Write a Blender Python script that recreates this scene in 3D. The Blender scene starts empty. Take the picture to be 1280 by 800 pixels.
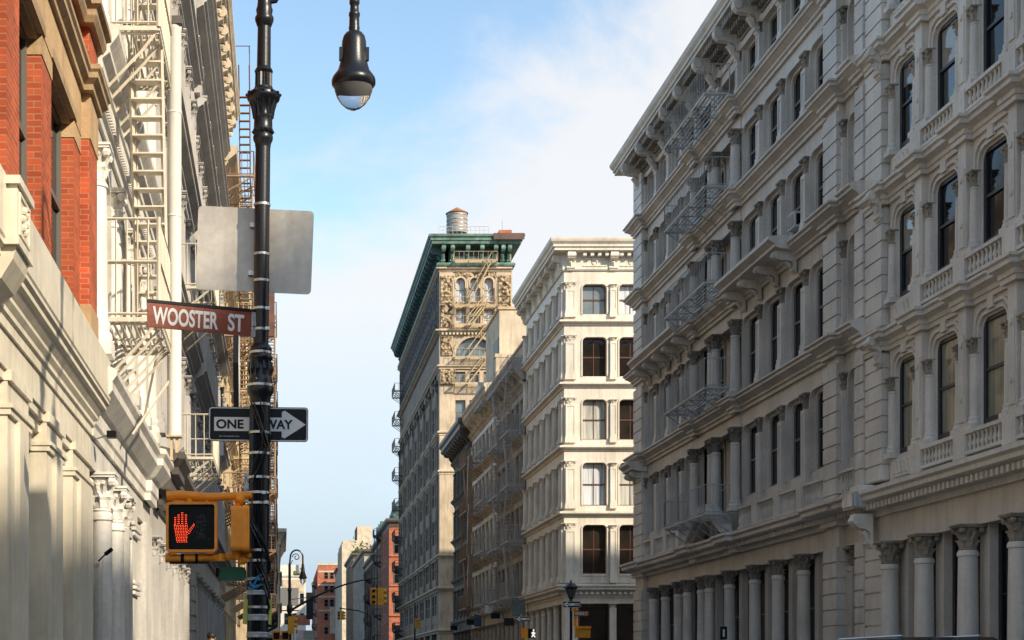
import bpy, bmesh, math, random
from mathutils import Vector, Matrix
random.seed(11)
sc = bpy.context.scene
col = sc.collection
GZ = 0.35            # pavement level; the eye is at 1.7
EYE = 1.7
R = math.radians

# ------------------------------------------------------------------ materials
def nodes_of(m):
    m.use_nodes = True
    nt = m.node_tree
    return nt, nt.nodes, nt.links, nt.nodes['Principled BSDF']

def set_spec(b, v):
    b.inputs['Specular IOR Level'].default_value = v

def paint(name, c, rough=.55, var=.10, streak=.16, scale=.9, bump=.15, metallic=0.0, spec=.4, dirt=(.55, .5, .43), fine=14.0, bumpscale=22.0):
    """weathered paint / stone: broad tone changes, vertical rain streaks, small bump"""
    m = bpy.data.materials.new(name)
    nt, N, L, b = nodes_of(m)
    geo = N.new('ShaderNodeNewGeometry')
    n1 = N.new('ShaderNodeTexNoise'); n1.inputs['Scale'].default_value = scale; n1.inputs['Detail'].default_value = 6
    L.new(geo.outputs['Position'], n1.inputs['Vector'])
    mp = N.new('ShaderNodeMapping'); mp.inputs['Scale'].default_value = (5.0, 5.0, .45)
    L.new(geo.outputs['Position'], mp.inputs['Vector'])
    n2 = N.new('ShaderNodeTexNoise'); n2.inputs['Scale'].default_value = 1.3; n2.inputs['Detail'].default_value = 5
    L.new(mp.outputs[0], n2.inputs['Vector'])
    n3 = N.new('ShaderNodeTexNoise'); n3.inputs['Scale'].default_value = fine; n3.inputs['Detail'].default_value = 4
    L.new(geo.outputs['Position'], n3.inputs['Vector'])
    r1 = N.new('ShaderNodeValToRGB')
    lo = tuple(max(0, x * (1 - var * 1.6)) for x in c) + (1,)
    hi = tuple(min(1, x * (1 + var)) for x in c) + (1,)
    r1.color_ramp.elements[0].position = .3; r1.color_ramp.elements[0].color = lo
    r1.color_ramp.elements[1].position = .68; r1.color_ramp.elements[1].color = hi
    L.new(n1.outputs[0], r1.inputs[0])
    r2 = N.new('ShaderNodeMapRange'); r2.inputs[1].default_value = .48; r2.inputs[2].default_value = .78
    r2.inputs[3].default_value = 0; r2.inputs[4].default_value = min(1, streak * 2.2)
    L.new(n2.outputs[0], r2.inputs[0])
    mx = N.new('ShaderNodeMix'); mx.data_type = 'RGBA'; mx.blend_type = 'MULTIPLY'
    L.new(r2.outputs[0], mx.inputs[0]); L.new(r1.outputs[0], mx.inputs[6])
    mx.inputs[7].default_value = tuple(dirt) + (1,)
    m3 = N.new('ShaderNodeMapRange'); m3.inputs[1].default_value = .35; m3.inputs[2].default_value = .7
    m3.inputs[3].default_value = 1 - var * .8; m3.inputs[4].default_value = 1 + var * .3
    L.new(n3.outputs[0], m3.inputs[0])
    mm = N.new('ShaderNodeVectorMath'); mm.operation = 'SCALE'
    L.new(mx.outputs[2], mm.inputs[0]); L.new(m3.outputs[0], mm.inputs[3])
    oi = N.new('ShaderNodeObjectInfo'); mo = N.new('ShaderNodeMapRange'); mo.inputs[3].default_value = .91; mo.inputs[4].default_value = 1.05; L.new(oi.outputs['Random'], mo.inputs[0])
    mv = N.new('ShaderNodeVectorMath'); mv.operation = 'SCALE'; L.new(mm.outputs[0], mv.inputs[0]); L.new(mo.outputs[0], mv.inputs[3])
    L.new(mv.outputs[0], b.inputs['Base Color'])
    b.inputs['Roughness'].default_value = rough
    b.inputs['Metallic'].default_value = metallic
    set_spec(b, spec)
    if bump:
        n4 = N.new('ShaderNodeTexNoise'); n4.inputs['Scale'].default_value = bumpscale; n4.inputs['Detail'].default_value = 5
        L.new(geo.outputs['Position'], n4.inputs['Vector'])
        bp = N.new('ShaderNodeBump'); bp.inputs['Strength'].default_value = bump; bp.inputs['Distance'].default_value = .03
        L.new(n4.outputs[0], bp.inputs['Height']); L.new(bp.outputs[0], b.inputs['Normal'])
    return m

def plain(name, c, rough=.5, metallic=0, spec=.4, coat=0, emit=None, es=1.0):
    m = bpy.data.materials.new(name)
    nt, N, L, b = nodes_of(m)
    b.inputs['Base Color'].default_value = tuple(c) + (1,)
    b.inputs['Roughness'].default_value = rough
    b.inputs['Metallic'].default_value = metallic
    set_spec(b, spec)
    b.inputs['Coat Weight'].default_value = coat
    b.inputs['Coat Roughness'].default_value = .03
    if emit:
        b.inputs['Emission Color'].default_value = tuple(emit) + (1,)
        b.inputs['Emission Strength'].default_value = es
    return m

def glass(name, c, rough=.04, spec=.5, wave=.02, fold=None, coat=.5):
    """window pane seen from outside: dark room or blind behind a reflecting sheet"""
    m = bpy.data.materials.new(name)
    nt, N, L, b = nodes_of(m)
    geo = N.new('ShaderNodeNewGeometry')
    n = N.new('ShaderNodeTexNoise'); n.inputs['Scale'].default_value = .8; n.inputs['Detail'].default_value = 3
    mp = N.new('ShaderNodeMapping')
    mp.inputs['Scale'].default_value = (1, 1, 1) if not fold else (9, 9, .5)
    L.new(geo.outputs['Position'], mp.inputs[0]); L.new(mp.outputs[0], n.inputs['Vector'])
    r = N.new('ShaderNodeValToRGB')
    k = .35 if not fold else .45
    r.color_ramp.elements[0].position = .32; r.color_ramp.elements[0].color = tuple(x * k for x in c) + (1,)
    r.color_ramp.elements[1].position = .62; r.color_ramp.elements[1].color = tuple(c) + (1,)
    L.new(n.outputs[0], r.inputs[0]); L.new(r.outputs[0], b.inputs['Base Color'])
    b.inputs['Roughness'].default_value = .5 if fold else rough
    set_spec(b, spec)
    b.inputs['Coat Weight'].default_value = coat
    b.inputs['Coat Roughness'].default_value = rough
    n2 = N.new('ShaderNodeTexNoise'); n2.inputs['Scale'].default_value = 1.1
    L.new(geo.outputs['Position'], n2.inputs['Vector'])
    bp = N.new('ShaderNodeBump'); bp.inputs['Strength'].default_value = .25; bp.inputs['Distance'].default_value = wave
    L.new(n2.outputs[0], bp.inputs['Height'])
    L.new(bp.outputs[0], b.inputs['Coat Normal'])
    if not fold: L.new(bp.outputs[0], b.inputs['Normal'])
    return m

def half_blind(name, c, dark, at):
    """window pane with a roller blind drawn part of the way down behind it"""
    m = glass(name, dark, .06, .25, coat=.3)
    nt, N, L, b = nodes_of(m)
    tc = N.new('ShaderNodeTexCoord'); sp = N.new('ShaderNodeSeparateXYZ'); L.new(tc.outputs['Generated'], sp.inputs[0])
    g = N.new('ShaderNodeMath'); g.operation = 'GREATER_THAN'; g.inputs[1].default_value = at; L.new(sp.outputs[2], g.inputs[0])
    mx = N.new('ShaderNodeMix'); mx.data_type = 'RGBA'; L.new(g.outputs[0], mx.inputs[0])
    old = b.inputs['Base Color'].links[0].from_socket; L.new(old, mx.inputs[6]); mx.inputs[7].default_value = tuple(c) + (1,)
    L.new(mx.outputs[2], b.inputs['Base Color'])
    return m

def brick(name, c1, c2, mortar, rough=.8, w=.205, h=.0677):
    m = bpy.data.materials.new(name)
    nt, N, L, b = nodes_of(m)
    geo = N.new('ShaderNodeNewGeometry')
    sep = N.new('ShaderNodeSeparateXYZ'); L.new(geo.outputs['Position'], sep.inputs[0])
    ad = N.new('ShaderNodeMath'); ad.operation = 'ADD'
    L.new(sep.outputs[0], ad.inputs[0]); L.new(sep.outputs[1], ad.inputs[1])
    cb = N.new('ShaderNodeCombineXYZ'); L.new(ad.outputs[0], cb.inputs[0]); L.new(sep.outputs[2], cb.inputs[1])
    t = N.new('ShaderNodeTexBrick'); L.new(cb.outputs[0], t.inputs['Vector'])
    t.inputs['Scale'].default_value = 1; t.inputs['Brick Width'].default_value = w; t.inputs['Row Height'].default_value = h
    t.inputs['Mortar Size'].default_value = .008; t.inputs['Mortar Smooth'].default_value = .2
    t.inputs['Color1'].default_value = tuple(c1) + (1,); t.inputs['Color2'].default_value = tuple(c2) + (1,)
    t.inputs['Mortar'].default_value = tuple(mortar) + (1,)
    n = N.new('ShaderNodeTexNoise'); n.inputs['Scale'].default_value = 1.7; n.inputs['Detail'].default_value = 8
    L.new(geo.outputs['Position'], n.inputs['Vector'])
    mr = N.new('ShaderNodeMapRange'); mr.inputs[1].default_value = .3; mr.inputs[2].default_value = .7
    mr.inputs[3].default_value = .72; mr.inputs[4].default_value = 1.15
    L.new(n.outputs[0], mr.inputs[0])
    mm = N.new('ShaderNodeVectorMath'); mm.operation = 'SCALE'
    L.new(t.outputs[0], mm.inputs[0]); L.new(mr.outputs[0], mm.inputs[3]); L.new(mm.outputs[0], b.inputs['Base Color'])
    bp = N.new('ShaderNodeBump'); bp.inputs['Strength'].default_value = .5; bp.inputs['Distance'].default_value = .006; bp.invert = True
    L.new(t.outputs['Fac'], bp.inputs['Height']); L.new(bp.outputs[0], b.inputs['Normal'])
    b.inputs['Roughness'].default_value = rough
    set_spec(b, .25)
    return m

def carved(name, c, dark, scale=3.0, bump=1.0, rough=.8):
    """terracotta relief: dense carved ornament as bump, with shade in its hollows put into the colour"""
    m = bpy.data.materials.new(name)
    nt, N, L, b = nodes_of(m)
    geo = N.new('ShaderNodeNewGeometry')
    v = N.new('ShaderNodeTexVoronoi'); v.feature = 'SMOOTH_F1'; v.inputs['Scale'].default_value = scale
    n = N.new('ShaderNodeTexNoise'); n.inputs['Scale'].default_value = scale * .8; n.inputs['Detail'].default_value = 5
    L.new(geo.outputs['Position'], n.inputs['Vector'])
    mxv = N.new('ShaderNodeMix'); mxv.data_type = 'VECTOR'; mxv.inputs[0].default_value = .25
    L.new(geo.outputs['Position'], mxv.inputs[4]); L.new(n.outputs[1], mxv.inputs[5]); L.new(mxv.outputs[1], v.inputs['Vector'])
    r = N.new('ShaderNodeValToRGB')
    r.color_ramp.elements[0].position = .25; r.color_ramp.elements[0].color = tuple(c) + (1,)
    r.color_ramp.elements[1].position = .62; r.color_ramp.elements[1].color = tuple(dark) + (1,)  # hollows of the carving darkened to stand for shade
    L.new(v.outputs['Distance'], r.inputs[0]); L.new(r.outputs[0], b.inputs['Base Color'])
    bp = N.new('ShaderNodeBump'); bp.inputs['Strength'].default_value = bump; bp.inputs['Distance'].default_value = .25; bp.invert = True
    L.new(v.outputs['Distance'], bp.inputs['Height']); L.new(bp.outputs[0], b.inputs['Normal'])
    b.inputs['Roughness'].default_value = rough; set_spec(b, .2)
    return m

M = {}
M['iron_grey'] = paint('grey cast iron paint', (.62, .575, .515), .5, .11, .18, bump=.10)
M['iron_cream'] = paint('cream cast iron paint', (.72, .675, .60), .5, .09, .16, bump=.10)
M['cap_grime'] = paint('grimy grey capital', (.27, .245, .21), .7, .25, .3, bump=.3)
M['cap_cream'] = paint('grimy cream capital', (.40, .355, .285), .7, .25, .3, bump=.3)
M['iron_white'] = paint('white cast iron paint', (.70, .645, .545), .5, .09, .22, bump=.08)
M['cream_left'] = paint('cream shopfront paint', (.76, .70, .56), .42, .10, .22, bump=.08, fine=6)
M['white_left'] = paint('off white iron paint', (.74, .71, .64), .5, .12, .28, bump=.10)
M['grey_left'] = paint('pale grey iron paint', (.50, .48, .45), .55, .10, .25, bump=.1)
M['dark_trim'] = paint('dark brown iron paint', (.13, .115, .10), .5, .14, .2, bump=.1)
M['stone_tan'] = paint('tan sandstone', (.58, .40, .22), .8, .14, .22, bump=.25, bumpscale=40)
M['stone_tan_dk'] = paint('weathered sandstone moulding', (.40, .29, .17), .8, .18, .35, bump=.25, bumpscale=40)
M['brick_red'] = brick('red brick', (.54, .105, .036), (.36, .07, .028), (.42, .19, .11))
M['brick_or'] = brick('orange brick', (.50, .15, .07), (.42, .12, .06), (.35, .2, .14))
M['brick_dk'] = brick('dark brick', (.16, .075, .055), (.12, .06, .05), (.16, .12, .1))
M['tan_wall'] = paint('warm tan paint', (.55, .44, .29), .7, .14, .25, bump=.15)
M['stucco'] = paint('cream stucco', (.62, .52, .38), .85, .14, .25, bump=.15)
M['brownstone'] = paint('brown stone', (.26, .20, .15), .8, .16, .3, bump=.2)
M['greystone'] = paint('dark grey stone', (.42, .39, .34), .8, .15, .3, bump=.2)
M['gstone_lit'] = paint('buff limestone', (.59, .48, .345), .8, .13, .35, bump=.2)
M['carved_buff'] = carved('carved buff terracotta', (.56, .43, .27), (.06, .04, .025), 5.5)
M['carved_brown'] = carved('carved brown terracotta', (.22, .165, .13), (.045, .035, .03), 3.2)  # buff carving made darker, shade of the flank in its colour
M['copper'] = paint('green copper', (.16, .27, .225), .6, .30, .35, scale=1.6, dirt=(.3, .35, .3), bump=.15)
M['flank_stone'] = paint('shaded tower stone', (.31, .235, .175), .8, .18, .35, bump=.2)  # darker copy of the front's stone; the flank's shade is in the colour
M['dark_stone'] = paint('dark grey green stone', (.19, .19, .165), .8, .16, .25, bump=.2)
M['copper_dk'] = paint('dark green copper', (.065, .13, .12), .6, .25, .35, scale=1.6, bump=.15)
M['rust_trim'] = paint('rusty roof edge', (.12, .075, .06), .7, .2, .3)
M['pane_dark'] = glass('dark window glass', (.011, .013, .017), .06, .15, coat=0)
M['pane_brown'] = glass('dim window glass', (.028, .021, .016), .05, .3, coat=0)
M['pane_half'] = half_blind('glass with a blind half drawn', (.30, .28, .23), (.012, .014, .017), .52)
M['pane_third'] = half_blind('glass with a short blind', (.22, .21, .18), (.012, .014, .017), .74)
M['pane_sky'] = glass('blue grey window glass', (.16, .20, .22), .05)  # sky reflection put into the pane's own colour
M['pane_blind'] = glass('glass before a pale blind', (.50, .50, .44), .04, fold=True)
M['pane_green'] = glass('glass before a drawn curtain', (.27, .265, .2), .04, fold=True)
M['pane_white'] = glass('glass before a white curtain', (.60, .63, .66), .04, fold=True)
M['sash_olive'] = plain('grey brown window paint', (.15, .135, .115), .5)
M['sash_navy'] = plain('navy window paint', (.018, .021, .030), .4)
M['sash_brown'] = plain('red brown window paint', (.10, .035, .022), .45)
M['sash_grey'] = plain('grey window paint', (.16, .155, .15), .5)
M['sash_white'] = plain('white window paint', (.55, .53, .48), .5)
M['esc_white'] = paint('white fire escape paint', (.70, .64, .52), .5, .10, .18, fine=30, dirt=(.5, .36, .22))
M['esc_grey'] = paint('grey fire escape paint', (.46, .45, .43), .5, .1, .15)
M['esc_tan'] = paint('tan fire escape paint', (.36, .25, .165), .5, .12, .2)
M['esc_cream'] = paint('cream fire escape paint', (.64, .50, .30), .5, .12, .2)
M['esc_dark'] = paint('black fire escape paint', (.05, .045, .042), .5, .1, .1)
M['esc_rust'] = paint('rusty fire escape paint', (.26, .13, .075), .6, .2, .2)
M['duct'] = paint('white duct paint', (.78, .75, .68), .4, .05, .10, bump=.05)
M['black_iron'] = paint('black lamppost paint', (.008, .010, .014), .34, .2, .05, fine=30, bump=.035, bumpscale=60, spec=.45)
M['steel'] = paint('galvanised steel', (.55, .55, .55), .35, .1, .1, metallic=.9)
M['alu'] = paint('bare aluminium', (.50, .46, .40), .36, .12, .22, scale=2.4, metallic=.35, bump=.05)
M['orange'] = paint('orange signal paint', (.93, .315, .012), .4, .10, .10, scale=3, bump=.06, bumpscale=50)
M['yellow'] = paint('yellow signal paint', (.68, .33, .02), .45, .12, .1, scale=3)
M['lens_black'] = plain('black signal face', (.006, .006, .007), .5, spec=.15)
M['led_hand'] = plain('lit red diodes', (.5, .05, .01), .4, emit=(1.0, .07, .015), es=2.2)
M['led_walk'] = plain('lit white diodes', (.7, .7, .7), .4, emit=(1, 1, 1), es=.35)
M['led_off'] = plain('unlit diodes', (.045, .048, .052), .3)
M['sign_brown'] = paint('brown sign sheeting', (.27, .062, .030), .45, .08, .05)
M['sign_black'] = plain('black sign sheeting', (.011, .012, .016), .45, spec=.2)
M['sign_white'] = plain('white sign sheeting', (.72, .73, .72), .4)
M['sign_green'] = plain('green sign sheeting', (.016, .15, .085), .4)
M['sign_blue'] = plain('blue sign sheeting', (.03, .07, .16), .45)
M['sign_red'] = plain('red sign sheeting', (.5, .03, .04), .4)
M['lamp_glass'] = plain('clear lamp bowl', (.92, .91, .89), .06, spec=.6)
M['lamp_glass'].node_tree.nodes['Principled BSDF'].inputs['IOR'].default_value = 1.14
M['lamp_glass'].node_tree.nodes['Principled BSDF'].inputs['Transmission Weight'].default_value = .92
M['tape_yellow'] = plain('faded yellow tape', (.42, .43, .09), .6)
M['ribbon_blue'] = plain('blue spray paint', (.03, .22, .42), .6)
M['plastic'] = plain('clear tape', (.30, .31, .33), .2, spec=.6)
M['asphalt'] = paint('asphalt', (.07, .07, .07), .85, .2, .0, scale=.5, bump=.3)
M['concrete'] = paint('pavement concrete', (.34, .33, .31), .85, .12, .0, scale=.6, bump=.2)
M['kerb'] = paint('granite kerb', (.30, .30, .30), .8, .15, 0)
M['roadpaint'] = paint('road paint', (.7, .7, .68), .7, .15, 0)
M['roof'] = paint('roof felt', (.12, .115, .11), .9, .15, 0)
M['cedar'] = None
M['tank_roof'] = paint('rusted tank roof', (.40, .17, .075), .7, .2, .2)
M['foliage'] = plain('roof garden leaves', (.09, .12, .03), .7)
M['car_paint'] = plain('dark car paint', (.012, .013, .016), .25, coat=1)
M['rubber'] = plain('tyre rubber', (.015, .015, .015), .8)
M['skin'] = plain('skin', (.42, .24, .16), .6)
M['hair'] = plain('dark hair', (.015, .012, .01), .6)
M['jacket'] = plain('dark jacket cloth', (.03, .03, .035), .9)
M['jeans'] = plain('blue jeans cloth', (.04, .06, .11), .9)

def make_cedar():
    m = paint('weathered cedar staves', (.37, .345, .315), .75, .12, .3, bump=.1)
    return m
M['cedar'] = make_cedar()

def mural(name):
    m = bpy.data.materials.new(name)
    nt, N, L, b = nodes_of(m)
    geo = N.new('ShaderNodeNewGeometry')
    v = N.new('ShaderNodeTexVoronoi'); v.inputs['Scale'].default_value = .9
    n = N.new('ShaderNodeTexNoise'); n.inputs['Scale'].default_value = .7; n.inputs['Detail'].default_value = 3
    L.new(geo.outputs['Position'], n.inputs['Vector'])
    mxv = N.new('ShaderNodeMix'); mxv.data_type = 'VECTOR'; mxv.inputs[0].default_value = .5
    L.new(geo.outputs['Position'], mxv.inputs[4]); L.new(n.outputs[1], mxv.inputs[5]); L.new(mxv.outputs[1], v.inputs['Vector'])
    h = N.new('ShaderNodeHueSaturation'); h.inputs['Saturation'].default_value = .55; h.inputs['Value'].default_value = .6
    L.new(v.outputs['Color'], h.inputs['Color']); L.new(h.outputs[0], b.inputs['Base Color'])
    b.inputs['Roughness'].default_value = .8
    return m
M['mural'] = mural('spray painted mural')

# ------------------------------------------------------------------ mesh builder
class Fr:
    """facade frame: u along the wall, v up, w out of the wall"""
    def __init__(s, ox, oy, u, w):
        s.o = (ox, oy); s.u = u; s.w = w; s.key = (round(u[0], 3), round(u[1], 3), round(w[0], 3), round(w[1], 3))
    def p(s, u, v, w):
        return (s.o[0] + u * s.u[0] + w * s.w[0], s.o[1] + u * s.u[1] + w * s.w[1], v)
    def zero(s):
        return Fr(0, 0, s.u, s.w)
FWORLD = Fr(0, 0, (1, 0), (0, 1))

class MB:
    def __init__(s):
        s.v = []; s.f = []; s.smooth = False
    def add(s, vs, fs):
        b = len(s.v); s.v.extend(vs); s.f.extend([tuple(i + b for i in f) for f in fs])
    def box(s, f, u0, u1, v0, v1, w0, w1):
        P = f.p
        s.add([P(u0, v0, w0), P(u1, v0, w0), P(u1, v0, w1), P(u0, v0, w1), P(u0, v1, w0), P(u1, v1, w0), P(u1, v1, w1), P(u0, v1, w1)],
              [(0, 1, 2, 3), (4, 7, 6, 5), (0, 4, 5, 1), (1, 5, 6, 2), (2, 6, 7, 3), (3, 7, 4, 0)])
        return s
    def wbox(s, x0, x1, y0, y1, z0, z1):
        return s.box(FWORLD, x0, x1, z0, z1, y0, y1)
    def sweep(s, f, path, prof, caps=True):
        """prof: closed list of (distance out, v); path: list of (u, w), walked with increasing u, outward = +w"""
        n = len(path); nor = []
        for i in range(n - 1):
            du, dw = path[i + 1][0] - path[i][0], path[i + 1][1] - path[i][1]
            l = math.hypot(du, dw) or 1; nor.append((-dw / l, du / l))
        offs = []
        for i in range(n):
            a = nor[max(0, i - 1)]; b = nor[min(n - 2, i)]
            d = 1 + a[0] * b[0] + a[1] * b[1]
            offs.append(((a[0] + b[0]) / d, (a[1] + b[1]) / d) if d > .05 else a)
        vs = []
        for (u, w), (ou, ow) in zip(path, offs):
            for d, z in prof: vs.append(f.p(u + ou * d, z, w + ow * d))
        k = len(prof); fs = []
        for i in range(n - 1):
            for j in range(k):
                j2 = (j + 1) % k
                fs.append((i * k + j, i * k + j2, (i + 1) * k + j2, (i + 1) * k + j))
        if caps:
            fs.append(tuple(range(k))); fs.append(tuple((n - 1) * k + j for j in range(k - 1, -1, -1)))
        s.add(vs, fs); return s
    def prism(s, f, poly, w0, w1, plane='uv', t=0):
        """poly of (u,v) pushed from w0 to w1 (or (w,v) pushed along u when plane == 'wv')"""
        k = len(poly)
        if plane == 'uv': vs = [f.p(a, b, w0) for a, b in poly] + [f.p(a, b, w1) for a, b in poly]
        else: vs = [f.p(w0, b, a) for a, b in poly] + [f.p(w1, b, a) for a, b in poly]
        fs = [tuple(range(k)), tuple(range(2 * k - 1, k - 1, -1))]
        for j in range(k):
            j2 = (j + 1) % k; fs.append((j, k + j, k + j2, j2))
        s.add(vs, fs); return s
    def tube(s, pts, r, n=6, caps=True):
        pts = [Vector(p) for p in pts]; m = len(pts)
        rs = r if isinstance(r, (list, tuple)) else [r] * m
        t0 = (pts[1] - pts[0]).normalized()
        a = Vector((0, 0, 1)) if abs(t0.z) < .9 else Vector((1, 0, 0))
        x = t0.cross(a).normalized(); vs = []
        for i in range(m):
            t = (pts[min(i + 1, m - 1)] - pts[max(i - 1, 0)]).normalized()
            x = (x - t * x.dot(t)).normalized(); y = t.cross(x)
            for k in range(n):
                an = 2 * math.pi * k / n
                q = pts[i] + (x * math.cos(an) + y * math.sin(an)) * rs[i]; vs.append(tuple(q))
        fs = []
        for i in range(m - 1):
            for k in range(n):
                k2 = (k + 1) % n; fs.append((i * n + k, i * n + k2, (i + 1) * n + k2, (i + 1) * n + k))
        if caps: fs.append(tuple(range(n - 1, -1, -1))); fs.append(tuple((m - 1) * n + k for k in range(n)))
        s.add(vs, fs); return s
    def bar(s, p0, p1, a=.02):
        return s.tube([p0, p1], a * .7, 4)
    def lathe(s, prof, c=(0, 0, 0), n=16, flutes=0, depth=.0, caps=True, phase=0):
        """prof: (r, z) or (r, z, fluted?)"""
        vs = []; m = len(prof)
        for q in prof:
            r, z = q[0], q[1]; fl = depth * (q[2] if len(q) > 2 else 0)
            for k in range(n):
                an = 2 * math.pi * k / n + phase
                rr = r * (1 - fl * (k % 2)) if flutes else r
                vs.append((c[0] + rr * math.cos(an), c[1] + rr * math.sin(an), c[2] + z))
        fs = []
        for i in range(m - 1):
            for k in range(n):
                k2 = (k + 1) % n; fs.append((i * n + k, i * n + k2, (i + 1) * n + k2, (i + 1) * n + k))
        if caps: fs.append(tuple(range(n - 1, -1, -1))); fs.append(tuple((m - 1) * n + k for k in range(n)))
        s.add(vs, fs); return s
    def ball(s, c, r, n=8, m=5, sc3=(1, 1, 1)):
        prof = []
        vs = [(c[0], c[1], c[2] - r * sc3[2])]
        for i in range(1, m):
            a = -math.pi / 2 + math.pi * i / m
            for k in range(n):
                t = 2 * math.pi * k / n
                vs.append((c[0] + r * sc3[0] * math.cos(a) * math.cos(t), c[1] + r * sc3[1] * math.cos(a) * math.sin(t), c[2] + r * sc3[2] * math.sin(a)))
        vs.append((c[0], c[1], c[2] + r * sc3[2])); fs = []
        for k in range(n): fs.append((0, 1 + (k + 1) % n, 1 + k))
        for i in range(m - 2):
            for k in range(n):
                a = 1 + i * n; fs.append((a + k, a + (k + 1) % n, a + n + (k + 1) % n, a + n + k))
        l = len(vs) - 1; a = 1 + (m - 2) * n
        for k in range(n): fs.append((a + k, a + (k + 1) % n, l))
        s.add(vs, fs); return s
    def arc_fill(s, f, ua, vb, r, w0, w1, side, seg=5):
        """fills the corner between a square opening head and a rounded one"""
        sg = 1 if side == 'l' else -1
        c = (ua + sg * r, vb - r); pts = []
        for i in range(seg + 1):
            a = math.pi / 2 * i / seg
            pts.append((c[0] - sg * r * math.cos(a), c[1] + r * math.sin(a)))
        k = seg + 1
        vs = [f.p(ua, vb, w1)] + [f.p(a, b, w1) for a, b in pts] + [f.p(ua, vb, w0)] + [f.p(a, b, w0) for a, b in pts]
        fs = []
        for i in range(seg):
            fs.append((0, 1 + i, 2 + i)); fs.append((k + 1, k + 2 + i + 1, k + 2 + i))
            fs.append((1 + i, k + 2 + i, k + 3 + i, 2 + i))
        s.add(vs, fs); return s
    def cell(s, f, lo, hi, v0, v1, ua, ub, va, vb, w0, w1, rad=0):
        """a wall bay with one opening"""
        if ua > lo + 1e-4: s.box(f, lo, ua, v0, v1, w0, w1)
        if hi > ub + 1e-4: s.box(f, ub, hi, v0, v1, w0, w1)
        if va > v0 + 1e-4: s.box(f, ua, ub, v0, va, w0, w1)
        if v1 > vb + 1e-4: s.box(f, ua, ub, vb, v1, w0, w1)
        if rad > 0:
            s.arc_fill(f, ua, vb, rad, w0, w1, 'l'); s.arc_fill(f, ub, vb, rad, w0, w1, 'r')
        return s
    def trim(s, f, ua, ub, va, vb, rad, t, w0, w1, seg=5):
        """moulding strip round an opening with rounded upper corners"""
        inn = [(ua, va)]; out = [(ua - t, va)]
        for i in range(seg + 1):
            a = math.pi / 2 * i / seg; c, sn = math.cos(a), math.sin(a)
            inn.append((ua + rad - rad * c, vb - rad + rad * sn)); out.append((ua + rad - (rad + t) * c, vb - rad + (rad + t) * sn))
        for i in range(seg + 1):
            a = math.pi / 2 * (1 - i / seg); c, sn = math.cos(a), math.sin(a)
            inn.append((ub - rad + rad * c, vb - rad + rad * sn)); out.append((ub - rad + (rad + t) * c, vb - rad + (rad + t) * sn))
        inn.append((ub, va)); out.append((ub + t, va))
        k = len(inn)
        vs = [f.p(a, b, w1) for a, b in inn] + [f.p(a, b, w1) for a, b in out] + [f.p(a, b, w0) for a, b in inn] + [f.p(a, b, w0) for a, b in out]
        fs = []
        for i in range(k - 1):
            fs.append((i, i + 1, k + i + 1, k + i)); fs.append((i, 2 * k + i, 2 * k + i + 1, i + 1)); fs.append((k + i, k + i + 1, 3 * k + i + 1, 3 * k + i))
        s.add(vs, fs); return s
    def mesh(s, name, mat, off=(0, 0, 0), smooth=None):
        me = bpy.data.meshes.new(name)
        me.from_pydata([(a - off[0], b - off[1], c - off[2]) for a, b, c in s.v], [], s.f)
        bm = bmesh.new(); bm.from_mesh(me)
        bmesh.ops.recalc_face_normals(bm, faces=bm.faces[:])
        bm.to_mesh(me); bm.free()
        if smooth or s.smooth:
            me.polygons.foreach_set('use_smooth', [True] * len(me.polygons))
            me.set_sharp_from_angle(angle=R(38))
        me.materials.append(mat)
        return me

def wloc(o):
    v = Vector((0, 0, 0))
    while o is not None:
        v += o.location; o = o.parent
    return v

def link(name, me, parent=None, loc=(0, 0, 0)):
    o = bpy.data.objects.new(name, me); col.objects.link(o)
    if parent: o.parent = parent
    o.location = loc
    return o

def part(mb, name, mat, parent, smooth=None):
    """vertices given in world space become one mesh object under parent"""
    if not mb.v: return None
    mat = M[mat] if isinstance(mat, str) else mat
    return link(name, mb.mesh(name, mat, wloc(parent) if parent else (0, 0, 0), smooth), parent)

def tag(o, label=None, cat=None, group=None, kind=None):
    if label: o['label'] = label
    if cat: o['category'] = cat
    if group: o['group'] = group
    if kind: o['kind'] = kind
    return o

def thing(name, label, cat, loc, group=None):
    o = bpy.data.objects.new(name, None); col.objects.link(o); o.location = loc
    o.empty_display_size = .3
    return tag(o, label, cat, group)

def solo(mb, name, mat, label, cat, loc, group=None, smooth=None):
    mat = M[mat] if isinstance(mat, str) else mat
    o = link(name, mb.mesh(name, mat, loc, smooth), None, loc)
    return tag(o, label, cat, group)

CACHE = {}
def inst(key, make, name, mat, parent, wpos):
    """one shared mesh (built around the origin) placed at a world point under parent"""
    k = key + (mat,)
    if k not in CACHE:
        mb = make(); CACHE[k] = mb.mesh(name, M[mat])
    return link(name, CACHE[k], parent, Vector(wpos) - wloc(parent))
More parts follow.
